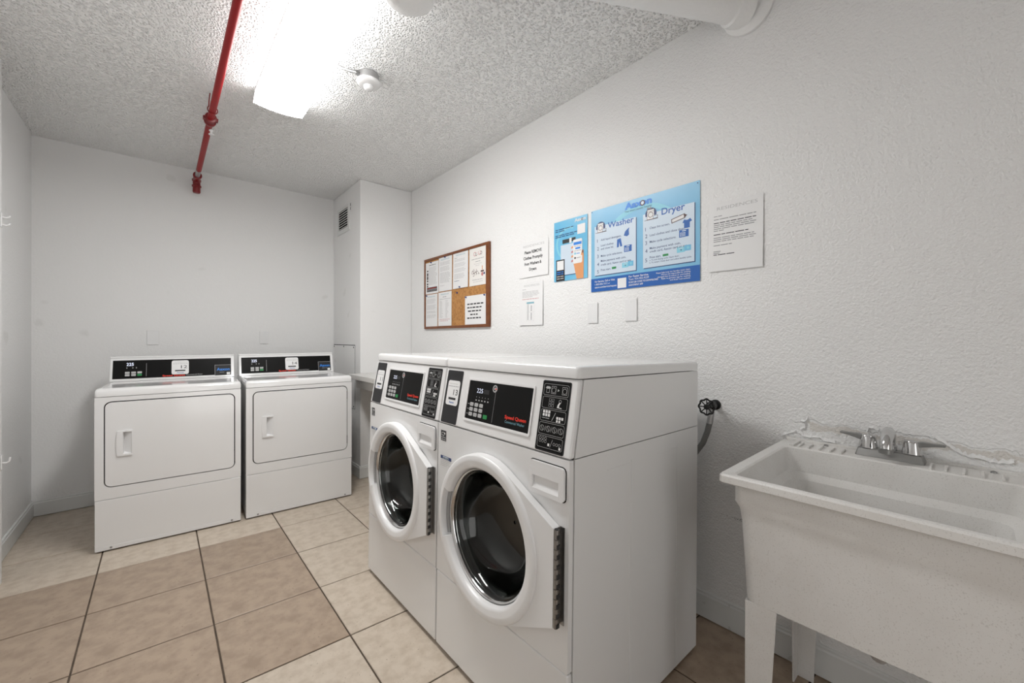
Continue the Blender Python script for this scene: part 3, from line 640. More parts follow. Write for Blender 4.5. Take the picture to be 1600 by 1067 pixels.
    m.rect(K, X(0.5455), X(0.641), bb(0.942), bb(1.0155), n-0.0002, 'charcoal')
    m.text(K, 'Aaxon', X(0.554), bb(0.976), 0.020, 0.080, 'L', 0.03, n+0.0004, 'print_bright'); m.lines(K, X(0.572), X(0.612), bb(0.962), 0.006, n+0.0004, 'print_grey')
    m.rect(K, X(0.615), X(0.636), bb(0.945), bb(0.963), n+0.0004, 'print_white')
    B('control_panel', m, c)
    m = MB('print_white'); P = (X(0.298), X(0.393), bb(0.961), bb(1.058)); number_sticker(m, K, *P, num, 0.0026); B('number_sticker', m, c)
    return t
dryer((-0.277, 3.247, 0), -3.55, '12', 'white front-opening dryer marked 12, standing in the left corner')
dryer((0.434, 3.201, 0), -2.9, '14', 'white front-opening dryer marked 14, standing beside the pillar')

# ------------------------------------------------------------------ utility sink
def rrz(x0, x1, y0, y1, r, z, n=4): return [Vector((a, b, z)) for a, b in rr(x0, x1, y0, y1, r, n)]
def sink():
    x0, x1, y0, y1, zt = 1.185, 1.787, -0.125, 0.476, 0.834; loc = (1.486, 0.176, 0)
    t = tag(empty('utility_sink', loc), 'off-white speckled plastic laundry sink on legs against right wall', 'sink')
    m = MB('tub')
    R = lambda d, z, r=0.015, back=0.0, left=0.0: rrz(x0+d, x1-d-back, y0+d+left, y1-d-left, r, z)
    rings = [rrz(x0+0.085, x1-0.10, y0+0.085, y1-0.085, 0.03, 0.482), R(0.050, 0.482, 0.03), R(0.040, 0.70, 0.03), R(0.036, 0.735, 0.03), R(0.028, 0.755, 0.025), R(0.028, 0.808, 0.025),
             R(0.003, 0.809, 0.012), R(0.0, 0.812, 0.014), R(0.0, 0.829, 0.014), R(0.004, zt, 0.012)]
    inn = lambda d, z, r: rrz(x0+0.021+d, 1.672-d, y0+0.031+d, y1-0.033-d, r, z)
    rings += [inn(-0.002, zt, 0.02), inn(0.003, zt-0.004, 0.02), inn(0.012, 0.755, 0.03), inn(0.030, 0.735, 0.035), inn(0.036, 0.70, 0.04), inn(0.055, 0.53, 0.05), inn(0.085, 0.515, 0.05)]
    m.loft(rings, True, True); m.build('basin', t, loc, smooth=32)
    MB('tub').box(1.775, 1.7895, y0+0.01, y1-0.01, zt-0.004, zt+0.009).build('back_ledge', t, loc, bevel=0.003)
    for s, ys in ((1, [0.405, 0.378, 0.348, 0.318, 0.290]), (-1, [0.085, 0.055, 0.020, -0.015, -0.050])):
        for y in ys: MB('tub').box(1.680, 1.745, y-0.0035, y+0.0035, zt-0.001, zt+0.006).build('ledge_rib', t, loc, bevel=0.002)
    MB('tub').box(1.676, 1.762, 0.418, 0.432, zt-0.001, zt+0.007).build('soap_stop', t, loc, bevel=0.002)
    for y in (0.345, -0.035): MB('steel').lathe(Fr((1.768, y, zt), (1, 0, 0), (0, 1, 0)), 0, 0, [(0.007, 0.0), (0.006, 0.004), (0.002, 0.006)], 12, False, True).build('screw', t, loc, smooth=40)
    # four tapering L-shaped legs
    for fx, sx in ((1.2365, 1), (1.7355, -1)):
        for fy, sy in ((0.4245, -1), (-0.0735, 1)):
            rings = []
            for z, w in ((0.001, 0.052), (0.15, 0.058), (0.4815, 0.077)):
                o = 0.0; th = 0.006
                P = [(0, 0), (w, 0), (w, th), (th, th), (th, w), (0, w)]
                rings.append([Vector((fx+sx*a, fy+sy*b, z)) for a, b in P])
            lg = MB('tub').loft(rings).build('leg', t, loc, bevel=0.0015)
            for z in (0.32,): MB('tub').loft([[Vector((fx+sx*a, fy+sy*b, zz)) for a, b in ((0.005, 0.005), (0.058, 0.005), (0.005, 0.058))] for zz in (z, z+0.005)]).build('leg_web', lg, loc)
    MB('plastic_white').tube([(1.44, 0.17, 0.514), (1.44, 0.17, 0.40), (1.46, 0.17, 0.36), (1.55, 0.17, 0.34), (1.70, 0.17, 0.34), (1.789, 0.17, 0.34)], 0.02, 14).build('drain_trap', t, loc, smooth=50)
sink()
def faucet():
    z = 0.8345; yc = 0.178; loc = (1.742, yc, z); t = tag(empty('faucet', loc), 'chrome two-handle faucet mounted on the back of the sink', 'faucet')
    def ring(d, zz): return [Vector((1.742+a, yc+b, zz)) for a, b in rr(-0.029+d, 0.029-d, -0.081+d, 0.081-d, 0.008, 3)]
    MB('steel').loft([ring(0, z), ring(0.001, z+0.006), ring(0.006, z+0.022), ring(0.009, z+0.025)]).build('deck_plate', t, loc, smooth=25)
    for s, sw in ((1, 0.10), (-1, -0.15)):
        F = Fr((1.742, yc+s*0.051, z+0.025), (1, 0, 0), (0, 1, 0))
        h = MB('chrome').lathe(F, 0, 0, [(0.024, 0.0), (0.0235, 0.005), (0.0195, 0.033), (0.017, 0.038), (0.004, 0.040)], 22, True, True).build('handle', t, loc, smooth=35)
        p = Vector((1.742, yc+s*0.051, z+0.025+0.031)); dv = Vector((sw*0.6, s, 0)).normalized()
        rg = []
        for q, w, hh, up in ((0.008, 0.010, 0.010, -0.004), (0.025, 0.010, 0.008, 0.001), (0.050, 0.009, 0.0045, 0.004), (0.072, 0.0085, 0.0035, 0.006)):
            sd = Vector((-dv.y, dv.x, 0)); c = p+dv*q+Vector((0, 0, up)); rg.append([c+sd*w+Vector((0, 0, -hh)), c-sd*w+Vector((0, 0, -hh)), c-sd*w+Vector((0, 0, hh)), c+sd*w+Vector((0, 0, hh))])
        MB('steel').loft(rg).build('lever', h, loc, bevel=0.0015)
    FS = Fr((1.748, yc, z+0.025), (1, 0, 0), (0, 1, 0))
    MB('chrome').lathe(FS, 0, 0, [(0.018, 0), (0.018, 0.014), (0.015, 0.018), (0.013, 0.03)], 20, True, True).build('spout_base', t, loc, smooth=35)
    sp = [(1.748, yc, z+0.040), (1.746, yc, z+0.062), (1.738, yc, z+0.078), (1.722, yc, z+0.084), (1.700, yc, z+0.080), (1.680, yc, z+0.068), (1.668, yc, z+0.052), (1.665, yc, z+0.040)]
    MB('chrome').tube(sp, [0.0135, 0.0145, 0.0155, 0.016, 0.016, 0.0155, 0.015, 0.0145], 18).build('spout', t, loc, smooth=60)
    MB('steel').lathe(Fr((1.665, yc, z+0.027), (1, 0, 0), (0, 1, 0)), 0, 0, [(0.0115, 0), (0.0165, 0.002), (0.0165, 0.015)], 18, True, True).build('aerator', t, loc, smooth=35)
faucet()
def valve():
    loc = (XR, 0.728, 0.93); t = tag(empty('hose_valve', loc), 'black handwheel water valve on right wall beside the washer', 'valve')
    y, z = 0.728, 0.930; FV = Fr((XR, y, z), (0, -1, 0), (0, 0, 1))
    MB('black_iron').lathe(FV, 0, 0, [(0.022, 0.0005), (0.022, 0.004), (0.013, 0.006), (0.013, 0.03), (0.018, 0.032), (0.018, 0.052), (0.011, 0.055), (0.010, 0.075), (0.005, 0.077), (0.005, 0.092)], 16, True, True).build('valve_body', t, loc, smooth=35)
    w = MB('black_iron')
    N = 48; ctr = (0, 0); rp = []
    for i in range(N+1):
        q = 2*math.pi*i/N; r = 0.031+0.0022*math.cos(8*q); rp.append(FV.P(r*math.cos(q), r*math.sin(q), 0.090))
    w.tube(rp, 0.0036, 8)
    for k in range(8): q = 2*math.pi*k/8; w.tube([FV.P(0.004*math.cos(q), 0.004*math.sin(q), 0.088), FV.P(0.030*math.cos(q), 0.030*math.sin(q), 0.090)], 0.0024, 6)
    w.lathe(FV, 0, 0, [(0.011, 0.084), (0.012, 0.092), (0.007, 0.097)], 14, True, True)
    w.build('handwheel', t, loc, smooth=50)
    MB('galvanised').tube([(XR-0.042, y, z-0.012), (XR-0.044, y+0.002, z-0.040)], 0.013, 14).build('outlet', t, loc, smooth=40)
    MB('galvanised').tube([(XR-0.044, y+0.002, z-0.038), (XR-0.046, y+0.006, z-0.075)], 0.0125, 14).build('hose_coupling', t, loc, smooth=40)
    p = [(XR-0.046, y+0.006, z-0.070), (XR-0.050, y+0.014, z-0.11), (XR-0.056, y+0.03, z-0.16), (XR-0.064, y+0.06, z-0.21), (XR-0.075, y+0.10, z-0.26), (XR-0.09, y+0.16, z-0.31), (XR-0.11, y+0.25, z-0.34)]
    MB('hose').tube(p, 0.0115, 12).build('hose', t, loc, smooth=60)
valve()

# ------------------------------------------------------------------ paper on the right wall
def sheet(name, y0, y1, z0, z1, m, label, cat, group=None, off=0.002, rot=0.0, tilt=0.0, F0=RW, th=0.0008):
    # y0 is the left (farther) edge, y1 the right one; returns object, frame with origin at the sheet's lower left, width, height
    w, h = y0-y1, z1-z0; F = F0.sub(-y0, z0, off+math.sin(tilt)*(z1-z0), rot, tilt); c = tuple(F.P(w/2, 0, 0))
    s = MB(m).box(0, w, 0, h, 0, th, F).build(name, loc=c); tag(s, label, cat, group)
    F2 = F.sub(0, 0, th+0.0003); return s, F2, w, h, c
# large blue instruction poster
s, F, w, h, c = sheet('instruction_poster', 1.386, 0.793, 1.466, 1.9085, 'print_sky', 'large blue poster explaining washer and dryer use', 'poster', off=0.003, th=0.0012)
m = MB('print_aqua')
for a_, b_, r0, r1, t0, t1 in ((0.30, 0.16, 0.225, 0.25, 0.5, 2.7),): m.arc(F, a_, b_, r0, r1, t0, t1, -0.0001, 0.0001, 16)
m.rect(F, 0, w, 0, 0.071, 0.0004, 'print_blue'); m.rect(F, 0, w, 0.071, 0.073, 0.0004, 'print_sky')
L2 = 0.0008; L3 = 0.0012
def panel(a0, a1, b0, b1):
    m.rect(F, a0+0.004, a1+0.004, b0-0.004, b1-0.003, 0.0003, 'print_navy'); m.rect(F, a0, a1, b0, b1, 0.0006, 'print_pale')
panel(0.024, 0.277, 0.087, 0.352); panel(0.316, 0.569, 0.090, 0.352)
m.text(F, 'Aaxon', 0.213, 0.402, 0.030, 0.150, 'L', 0.045, L2, 'print_bright')
m.arc(F, 0.3135, 0.4125, 0.0085, 0.0135, 0, 6.283, L3, L3+0.0002, 20, 'print_brown'); m.poly(F, circ(0.3135, 0.4125, 0.0085, 16), L3+0.0003, 'print_pale')
m.text(F, 'Your Smart Laundry Solution', 0.213, 0.386, 0.0085, 0.15, 'L', 0, L2, 'print_navy')
def icon(a, b):
    m.poly(F, circ(a, b, 0.030, 20), L2, 'print_navy'); m.rect(F, a-0.031, a+0.031, b-0.033, b-0.010, L2+0.0001, 'print_pale')
    m.poly(F, rr(a-0.020, a+0.018, b-0.026, b+0.022, 0.003), L3, 'print_white'); m.frame(F, rr(a-0.0205, a+0.0185, b-0.0265, b+0.0225, 0.003), rr(a-0.019, a+0.017, b-0.025, b+0.021, 0.003), L3+0.0002, 'print_brown')
    m.frame(F, circ(a-0.001, b-0.004, 0.0135, 20), circ(a-0.001, b-0.004, 0.011, 20), L3+0.0002); m.rect(F, a-0.02, a+0.018, b+0.011, b+0.0122, L3+0.0002)
    m.poly(F, [(a+0.012, b-0.026), (a+0.034, b-0.026), (a+0.037, b-0.012), (a+0.010, b-0.012)], L3+0.0004, 'print_pale'); m.frame(F, [(a+0.012, b-0.026), (a+0.034, b-0.026), (a+0.037, b-0.012), (a+0.010, b-0.012)], [(a+0.0135, b-0.0245), (a+0.0325, b-0.0245), (a+0.035, b-0.0135), (a+0.012, b-0.0135)], L3+0.0005, 'print_brown')
    m.rect(F, a-0.034, a+0.038, b-0.0285, b-0.0265, L3+0.0002)
icon(0.064, 0.344); icon(0.358, 0.348)
m.poly(F, [(0.335, 0.374), (0.342, 0.384), (0.350, 0.378), (0.357, 0.385), (0.363, 0.374)], L3, 'print_grey')
m.text(F, 'Washer', 0.109, 0.330, 0.029, 0.156, 'L', 0.018, L2, 'print_blue'); m.text(F, 'Dryer', 0.413, 0.330, 0.030, 0.113, 'L', 0.018, L2, 'print_blue')
def step(a, b, num, lines_, h_=0.0105):
    m.text(F, num, a, b-0.009, 0.018, None, 'L', 0, L2, 'print_navy')
    for tx, a1, bc in lines_: m.text(F, tx, a+0.024, bc-0.005, h_, a1-a-0.024, 'L', 0.006, L2, 'print_navy')
A0 = 0.041
step(A0, 0.274, '1', [('Add liquid detergent.', 0.192, 0.275)]); step(A0, 0.231, '2', [('Load clothes', 0.145, 0.245), ('and close lid.', 0.145, 0.227)]); step(A0, 0.190, '3', [('Make cycle selections.', 0.199, 0.189)])
step(A0, 0.147, '4', [('Make payment with coin,', 0.220, 0.162), ('credit card, Aaxon card or app.', 0.252, 0.142)]); step(A0, 0.107, '5', [('Press start.', 0.128, 0.114)])
A0 = 0.328
step(A0, 0.278, '1', [('Clean lint screen.', 0.454, 0.280)]); step(A0, 0.244, '2', [('Load clothes and close door.', 0.526, 0.245)]); step(A0, 0.211, '3', [('Make cycle selections.', 0.485, 0.213)])
step(A0, 0.172, '4', [('Make payment with coin,', 0.506, 0.182), ('credit card, Aaxon card or app.', 0.540, 0.166)]); step(A0, 0.127, '5', [('Press start.', 0.410, 0.138)])
m.text(F, 'a. To end drying cycle: Open door.', 0.351, 0.121, 0.0070, 0.149, 'L', 0.004, L2, 'print_navy'); m.text(F, 'b. To restart: Close door and select laundry cycle.', 0.351, 0.109, 0.0070, 0.205, 'L', 0.004, L2, 'print_navy')
m.poly(F, rr(0.135, 0.162, 0.110, 0.121, 0.002), L2, 'print_green'); m.poly(F, rr(0.419, 0.447, 0.133, 0.143, 0.002), L2)
m.poly(F, [(0.207, 0.272), (0.226, 0.265), (0.238, 0.272), (0.236, 0.295), (0.240, 0.308), (0.229, 0.302), (0.216, 0.293)], L2, 'print_blue')            # bottle
m.poly(F, [(0.167, 0.259), (0.189, 0.263), (0.198, 0.221), (0.187, 0.219), (0.180, 0.245), (0.177, 0.218), (0.166, 0.218)], L2)          # trousers
m.poly(F, [(0.514, 0.270), (0.522, 0.284), (0.532, 0.280), (0.540, 0.280), (0.550, 0.286), (0.558, 0.273), (0.548, 0.268), (0.548, 0.244), (0.522, 0.244), (0.522, 0.268)], L2)   # shirt
for a, b in ((0.209, 0.187), (0.499, 0.206)):
    m.rect(F, a, a+0.044, b, b+0.033, L2, 'print_blue'); m.rect(F, a+0.014, a+0.032, b+0.026, b+0.030, L3, 'print_pale')
    for i in range(4):
        for j in range(3): m.rect(F, a+0.005+i*0.0065, a+0.009+i*0.0065, b+0.004+j*0.0065, b+0.0085+j*0.0065, L3, 'print_pale')
for a, b in ((0.197, 0.108), (0.488, 0.138)):
    m.rect(F, a, a+0.038, b, b+0.025, L2, 'print_aqua'); m.rect(F, a+0.036, a+0.066, b+0.004, b+0.029, L3, 'print_sky2'); m.rect(F, a+0.018, a+0.022, b+0.008, b+0.014, L3, 'print_navy'); m.rect(F, a+0.008, a+0.03, b+0.017, b+0.019, L3, 'print_white'); m.poly(F, circ(a+0.052, b+0.017, 0.006, 14), L3+0.0003, 'print_aqua')
m.poly(F, [(0.4640, 0.2800), (0.5260, 0.2920), (0.5240, 0.3100), (0.4620, 0.2960)], L2, 'print_white'); m.frame(F, [(0.4630, 0.2780), (0.5270, 0.2910), (0.5250, 0.3120), (0.4610, 0.2980)], [(0.4660, 0.2820), (0.5220, 0.2935), (0.5205, 0.3080), (0.4645, 0.2950)], L3, 'print_brown'); m.poly(F, [(0.5260, 0.2930), (0.5360, 0.3030), (0.5250, 0.3090)], L3)
for i, (tx, wd) in enumerate((('For Service, Call or Visit:', 0.128), ('1-800-826-1012 or', 0.098), ('aaxon.com/service/request', 0.138))): m.text(F, tx, 0.026, 0.050-i*0.0155, 0.0095, wd, 'L', 0.012 if i != 1 else 0, L2, 'print_white')
m.rect(F, 0.170, 0.222, 0.006, 0.057, L2, 'print_white')
for i, (tx, wd) in enumerate((('For Faster Service,', 0.110), ('Text: 954-902-9239', 0.112), ('SCAN QR CODE TO DOWNLOAD', 0.160), ('AAXONPAY APP', 0.080))): m.text(F, tx, 0.236, 0.054-i*0.0142, 0.0095 if i < 2 else 0.0085, wd, 'L', 0.014 if i != 1 else 0, L2, 'print_white')
for i, (tx, wd) in enumerate((('Please help keep our laundry room clean.', 0.165), ('We are not responsible for clothing', 0.140), ('damaged due to misuse or overloading.', 0.158), ('Refer to garment tags for washing', 0.138), ('and dryer instructions.', 0.096))): m.text(F, tx, w-0.042, 0.0545-i*0.0098, 0.0068, wd, 'R', 0.004, L2, 'print_white')
for a, b in ((0.006, 0.436), (w-0.010, 0.432)): m.poly(F, circ(a, b, 0.0028, 10), L2, 'print_navy')
m.build('print', s, c)
# small blue poster with a hand holding a phone
s, F, w, h, c = sheet('app_poster', 1.663, 1.412, 1.5505, 1.9045, 'print_sky2', 'narrow blue poster with hand holding a phone', 'poster', off=0.003, th=0.0012)
m = MB('print_aqua').arc(F, 0.115, 0.215, 0.085, 0.097, 1.2, 5.2, -0.0001, 0.0001, 20)
m.text(F, 'Aaxon', 0.160, 0.327, 0.018, 0.080, 'L', 0.03, L2, 'print_white')
m.arc(F, 0.2145, 0.334, 0.0045, 0.0075, 0, 6.283, L3, L3+0.0002, 14, 'print_brown')
for b, e in ((0.304, 0.150), (0.293, 0.094), (0.270, 0.177), (0.260, 0.162)): m.lines(F, 0.012, e, b, 0.008, L2, 'print_navy')
m.rect(F, 0.180, 0.236, 0.254, 0.308, L2, 'print_white')
m.rect(F, 0.054, 0.178, 0.034, 0.210, L2, 'print_pale'); m.rect(F, 0.054, 0.178, 0.030, 0.034, L2, 'print_navy')
m.rect(F, 0.068, 0.120, 0.218, 0.241, L2, 'print_black'); m.rect(F, 0.121, 0.137, 0.214, 0.243, L2, 'print_white'); m.rect(F, 0.138, 0.167, 0.221, 0.242, L2, 'print_black')
m.poly(F, [(0.175, 0.001), (0.224, 0.001), (0.226, 0.09), (0.226, 0.135), (0.214, 0.165), (0.150, 0.10)], L2+0.0002, 'print_skin')
for k in range(4): m.poly(F, [(0.134, 0.100+k*0.026), (0.158, 0.104+k*0.026), (0.160, 0.118+k*0.026), (0.137, 0.112+k*0.026)], L3, 'print_skin' if k % 2 else 'print_rose')
m.poly(F, rr(0.149, 0.215, 0.090, 0.227, 0.008), L3+0.0002, 'print_white'); m.rect(F, 0.153, 0.211, 0.195, 0.211, L3+0.0005, 'print_bright'); m.rect(F, 0.166, 0.202, 0.170, 0.180, L3+0.0005)
m.lines(F, 0.158, 0.208, 0.186, 0.005, L3+0.0005, 'print_grey'); m.lines(F, 0.158, 0.208, 0.160, 0.005, L3+0.0005); m.poly(F, circ(0.164, 0.146, 0.007, 12), L3+0.0005, 'print_aqua'); m.lines(F, 0.174, 0.208, 0.143, 0.007, L3+0.0005, 'print_bright'); m.poly(F, circ(0.164, 0.121, 0.006, 12), L3+0.0005, 'print_black'); m.lines(F, 0.174, 0.208, 0.119, 0.006, L3+0.0005, 'print_grey')
m.poly(F, [(0.206, 0.13), (0.224, 0.135), (0.226, 0.160), (0.214, 0.158)], L3+0.0007, 'print_skin'); m.poly(F, [(0.214, 0.143), (0.223, 0.145), (0.223, 0.160), (0.217, 0.159)], L3+0.001, 'print_brown')
m.rect(F, 0.018, 0.085, 0.001, 0.127, L2+0.0003, 'print_black'); m.rect(F, 0.025, 0.078, 0.066, 0.120, L3+0.0003, 'print_white')
for i, b in enumerate((0.052, 0.040, 0.026, 0.013)): m.lines(F, 0.025, 0.076, b, 0.009, L3+0.0003, 'print_bright' if i < 2 else 'print_mid')
m.build('print', s, c)
# notices
GP = 'white paper notices on the right wall'
s, F, w, h, c = sheet('paper_notice', 1.972, 1.711, 1.606, 1.834, 'paper', 'white notice in bold type about removing clothes promptly', 'paper', GP, rot=-0.0, tilt=0.012, off=0.0025)
m = MB('print_mid').text(F, 'RESIDENCES', 0.131, 0.193, 0.014, 0.19, 'C', 0.0, 0, 'print_mid')
for i, (tx, wd) in enumerate((('Please REMOVE', 0.155), ('Clothes Promptly', 0.175), ('from Washers &', 0.155), ('Dryers', 0.066))): m.text(F, tx, 0.126, 0.152-i*0.037, 0.018, wd, 'C', 0.03, 0, 'print_black')
m.build('print', s, c)
s, F, w, h, c = sheet('paper_notice', 1.974, 1.757, 1.298, 1.574, 'paper', 'white notice with small two-column table below the bold notice', 'paper', GP, tilt=0.018, off=0.0025)
m = MB('print_mid').text(F, 'RESIDENCES', 0.115, 0.248, 0.012, 0.14, 'C', 0.0, 0, 'print_mid')
m.lines(F, 0.03, 0.07, 0.230, 0.004, 0, 'print_grey')
for i, e in enumerate((1, 0.95, 1, 0.9, 0.65)): m.lines(F, 0.03, 0.185, 0.214-i*0.0085, 0.006, 0, 'print_mid', e)
m.lines(F, 0.03, 0.18, 0.166, 0.006, 0, 'print_rose')
m.rect(F, 0.072, 0.140, 0.138, 0.148, 0, 'print_teal'); m.frame(F, rect(0.072, 0.140, 0.028, 0.138), rect(0.0728, 0.1392, 0.0288, 0.1372), 0, 'print_mid'); m.rect(F, 0.072, 0.140, 0.083, 0.084, 0)
for i in range(11):
    m.rect(F, 0.080, 0.090, 0.036+i*0.0092, 0.041+i*0.0092, 0, 'print_grey')
    if i not in (5, 10): m.rect(F, 0.110, 0.122, 0.036+i*0.0092, 0.041+i*0.0092, 0)
m.build('print', s, c)
s, F, w, h, c = sheet('paper_letter', 0.758, 0.548, 1.498, 1.787, 'paper', 'white letter taped right of the large blue poster', 'paper', GP, tilt=0.012, off=0.0025, rot=-0.008)
m = MB('print_mid').text(F, 'RESIDENCES', 0.112, 0.258, 0.013, 0.155, 'C', 0.0, 0, 'print_mid')
m.lines(F, 0.022, 0.055, 0.232, 0.005, 0, 'print_grey')
for b, e, mm in ((0.218, 1, 'print_grey'), (0.203, 1, 'print_black'), (0.194, 0.98, 'print_grey'), (0.186, 1, 'print_grey'), (0.178, 1, 'print_grey'), (0.170, 0.25, 'print_grey'), (0.154, 0.83, 'print_black'), (0.140, 0.96, 'print_grey'), (0.132, 1, 'print_grey'), (0.124, 0.95, 'print_grey'), (0.108, 0.45, 'print_grey'), (0.082, 0.2, 'print_grey'), (0.075, 0.2, 'print_grey'), (0.068, 0.55, 'print_black')): m.lines(F, 0.022, 0.185, b, 0.006, 0, mm, e)
m.rect(F, 0.040, 0.160, 0.035, 0.066, -0.0001, 'print_white')
m.build('print', s, c)

# ------------------------------------------------------------------ bulletin board
def board():
    y0, y1, z0, z1 = 3.222, 2.281, 1.296, 1.910; loc = (XR, 2.75, z0); fw = 0.020
    t = tag(empty('bulletin_board', loc), 'cork bulletin board in brown wooden frame on right wall', 'bulletin board')
    MB('cork').box(-y0+0.01, -y1-0.01, z0+0.01, z1-0.01, 0.001, 0.010, RW).build('cork_panel', t, loc)
    for a0, a1, b0, b1 in ((-y0, -y1, z1-fw, z1), (-y0, -y1, z0, z0+fw), (-y0, -y0+fw, z0+fw, z1-fw), (-y1-fw*2.0, -y1, z0+fw, z1-fw)):
        MB('wood').box(a0, a1, b0, b1, 0.0008, 0.019, RW).build('frame_rail', t, loc, bevel=0.003)
board()
GB = 'papers pinned to the bulletin board'
BF = RW.sub(0, 0, 0.0105)
def pinned(y0, y1, z0, z1, label, m='paper', name='pinned_sheet', tilt=0.004, pins=((0.5, 0.97),), rot=0.0):
    s, F, w, h, c = sheet(name, y0, y1, z0, z1, m, label, 'paper', GB, off=0.001, tilt=tilt, F0=BF, rot=rot)
    for p in pins: MB('blue_pin').lathe(F, p[0]*w, p[1]*h, [(0.006, 0.0), (0.006, 0.003), (0.003, 0.005), (0.005, 0.010)], 10, True, True).build('push_pin', s, c)
    return s, F, w, h, c
def para(m, F, a0, a1, bs, mm='print_mid', hh=0.006):
    for b in bs: m.lines(F, a0, a1, b, hh, 0, mm, random.uniform(0.8, 1.0))
s, F, w, h, c = pinned(3.202, 2.985, 1.602, 1.876, 'pinned sheet with black block at its foot, top left of board', pins=((0.45, 0.985),))
m = MB('print_black').lines(F, 0.06, 0.17, 0.246, 0.009, 0, 'print_black'); para(m, F, 0.055, 0.20, [0.226-i*0.0105 for i in range(15)])
for b, hh in ((0.205, 0.010), (0.180, 0.022), (0.150, 0.024), (0.118, 0.012), (0.092, 0.014), (0.070, 0.010)): m.rect(F, 0.022, 0.045, b-hh, b+hh*0.2, 0, 'print_black')
m.rect(F, 0.022, 0.195, 0.018, 0.056, 0, 'print_black'); m.lines(F, 0.03, 0.19, 0.046, 0.006, 0.0003, 'print_red'); m.lines(F, 0.03, 0.19, 0.036, 0.005, 0.0003, 'print_white'); m.lines(F, 0.03, 0.19, 0.026, 0.005, 0.0003, 'print_mid'); m.build('print', s, c)
s, F, w, h, c = pinned(2.979, 2.776, 1.607, 1.889, 'pinned typed letter, second sheet in the board\'s top row', pins=((0.5, 0.985),))
m = MB('print_mid').text(F, 'RESIDENCES', w/2, 0.258, 0.010, 0.13, 'C', 0, 0, 'print_teal'); para(m, F, 0.02, 0.185, [0.238-i*0.0098 for i in range(18) if i not in (3, 8)]); m.lines(F, 0.02, 0.09, 0.045, 0.006, 0); m.build('print', s, c)
s, F, w, h, c = pinned(2.758, 2.549, 1.609, 1.892, 'pinned letter with blue pin at its bottom, third in top row', pins=((0.48, 0.03),), tilt=0.012)
m = MB('print_mid').text(F, 'RESIDENCES', w/2, 0.258, 0.010, 0.13, 'C', 0, 0, 'print_teal'); m.lines(F, 0.02, 0.06, 0.240, 0.006, 0, 'print_grey'); para(m, F, 0.02, 0.185, [0.226-i*0.0105 for i in range(15) if i not in (2, 6, 10)]); m.lines(F, 0.02, 0.09, 0.058, 0.006, 0, 'print_navy'); m.build('print', s, c)
s, F, w, h, c = pinned(2.533, 2.320, 1.608, 1.894, 'pinned flyer with ornate lettering and small candle, top right', 'paper_cream', pins=())
m = MB('print_rose')
for k, (a, b, r) in enumerate(((0.072, 0.236, 0.016), (0.090, 0.232, 0.012), (0.128, 0.240, 0.017), (0.148, 0.236, 0.013))): m.arc(F, a, b, r-0.004, r, 0.4+k, 5.2+k, 0, 0.0003, 12, 'print_brown' if k % 2 else 'print_rose')
m.lines(F, 0.03, 0.185, 0.196, 0.007, 0, 'print_grey'); m.lines(F, 0.08, 0.14, 0.176, 0.007, 0, 'print_grey'); m.lines(F, 0.06, 0.16, 0.160, 0.005, 0, 'print_mid'); m.lines(F, 0.08, 0.13, 0.147, 0.005, 0, 'print_mid')
for k, (a, b, r) in enumerate(((0.045, 0.100, 0.014), (0.064, 0.108, 0.016), (0.084, 0.112, 0.013), (0.055, 0.082, 0.012), (0.078, 0.088, 0.014), (0.102, 0.095, 0.012), (0.122, 0.090, 0.008))): m.arc(F, a, b, r-0.003, r, 0.2+k*1.3, 4.6+k*1.3, 0, 0.0003, 10, 'print_brown')
m.rect(F, 0.160, 0.168, 0.108, 0.140, 0, 'print_skin'); m.rect(F, 0.145, 0.185, 0.094, 0.106, 0, 'print_brown'); m.poly(F, circ(0.165, 0.078, 0.014, 12), 0, 'print_rose'); m.poly(F, circ(0.188, 0.082, 0.009, 10), 0, 'print_navy')
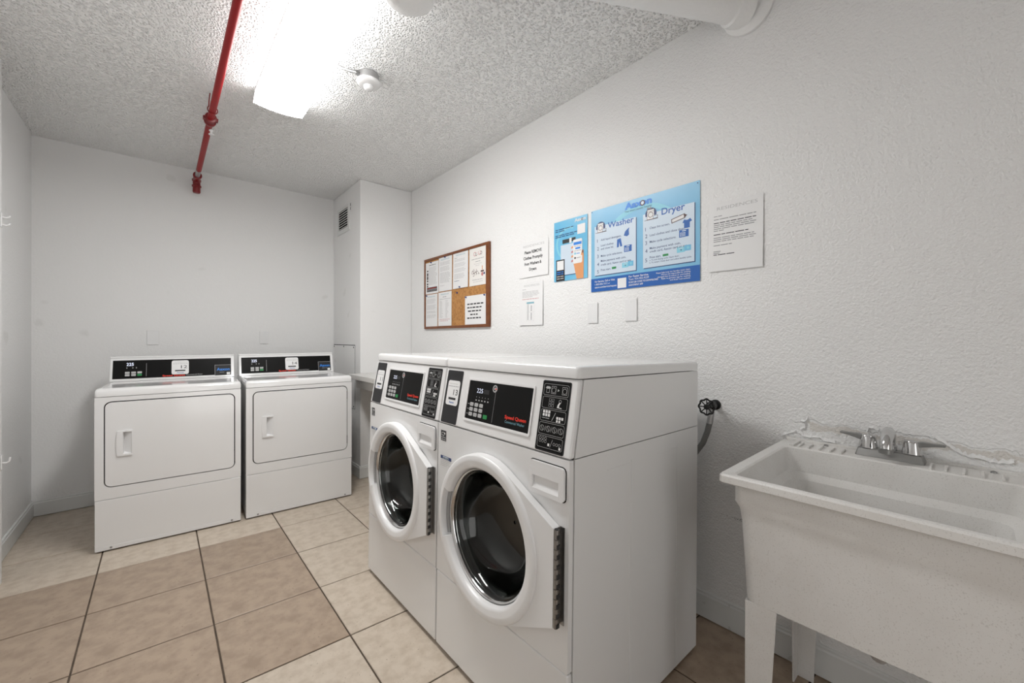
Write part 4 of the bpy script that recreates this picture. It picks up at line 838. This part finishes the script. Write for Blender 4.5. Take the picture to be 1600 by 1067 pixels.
m.lines(F, 0.04, 0.18, 0.040, 0.010, 0, 'print_mid'); m.lines(F, 0.05, 0.17, 0.026, 0.006, 0, 'print_mid'); m.build('print', s, c)
s, F, w, h, c = pinned(3.200, 3.002, 1.317, 1.596, 'pinned typed letter in the lower left corner of board', pins=((0.1, 0.97),))
m = MB('print_mid').text(F, 'RESIDENCES', w/2, 0.254, 0.009, 0.12, 'C', 0, 0, 'print_teal'); para(m, F, 0.02, 0.18, [0.234-i*0.0105 for i in range(16) if i not in (4, 9, 12)]); m.build('print', s, c)
s, F, w, h, c = pinned(2.988, 2.783, 1.318, 1.599, 'pinned price list with columns, lower row beside bare cork', pins=())
m = MB('print_mid').text(F, 'RESIDENCES', w/2, 0.258, 0.009, 0.12, 'C', 0, 0, 'print_teal'); m.lines(F, 0.07, 0.13, 0.238, 0.008, 0, 'print_grey'); m.lines(F, 0.02, 0.19, 0.222, 0.005, 0)
for i in range(14): m.lines(F, 0.022, 0.075, 0.206-i*0.0105, 0.006, 0, 'print_mid', random.uniform(0.6, 1)); m.lines(F, 0.115, 0.165, 0.206-i*0.0105, 0.006, 0, 'print_mid', random.uniform(0.6, 1))
m.lines(F, 0.02, 0.18, 0.052, 0.006, 0, 'print_rose'); m.lines(F, 0.02, 0.16, 0.04, 0.006, 0); m.build('print', s, c)
s, F, w, h, c = pinned(2.591, 2.324, 1.319, 1.538, 'wide pinned notice in heavy black type, lower right of board', pins=((0.06, 0.965), (0.94, 0.965)))
m = MB('print_black')
for i, (e0, e1) in enumerate(((0.03, 0.235), (0.03, 0.225), (0.04, 0.215), (0.07, 0.185), (0.03, 0.225))): m.lines(F, e0, e1, 0.150-i*0.0265, 0.016, 0, 'print_black', words=(2, 5), solid=0.6)
m.build('print', s, c)
t = MB('blue_pin').lathe(BF, -2.70, 1.575, [(0.006, 0.0), (0.006, 0.003), (0.003, 0.005), (0.005, 0.010)], 10, True, True).build('push_pin', loc=tuple(BF.P(-2.70, 1.575)), smooth=40)
tag(t, 'dark push pin stuck in the bare cork', 'pin')
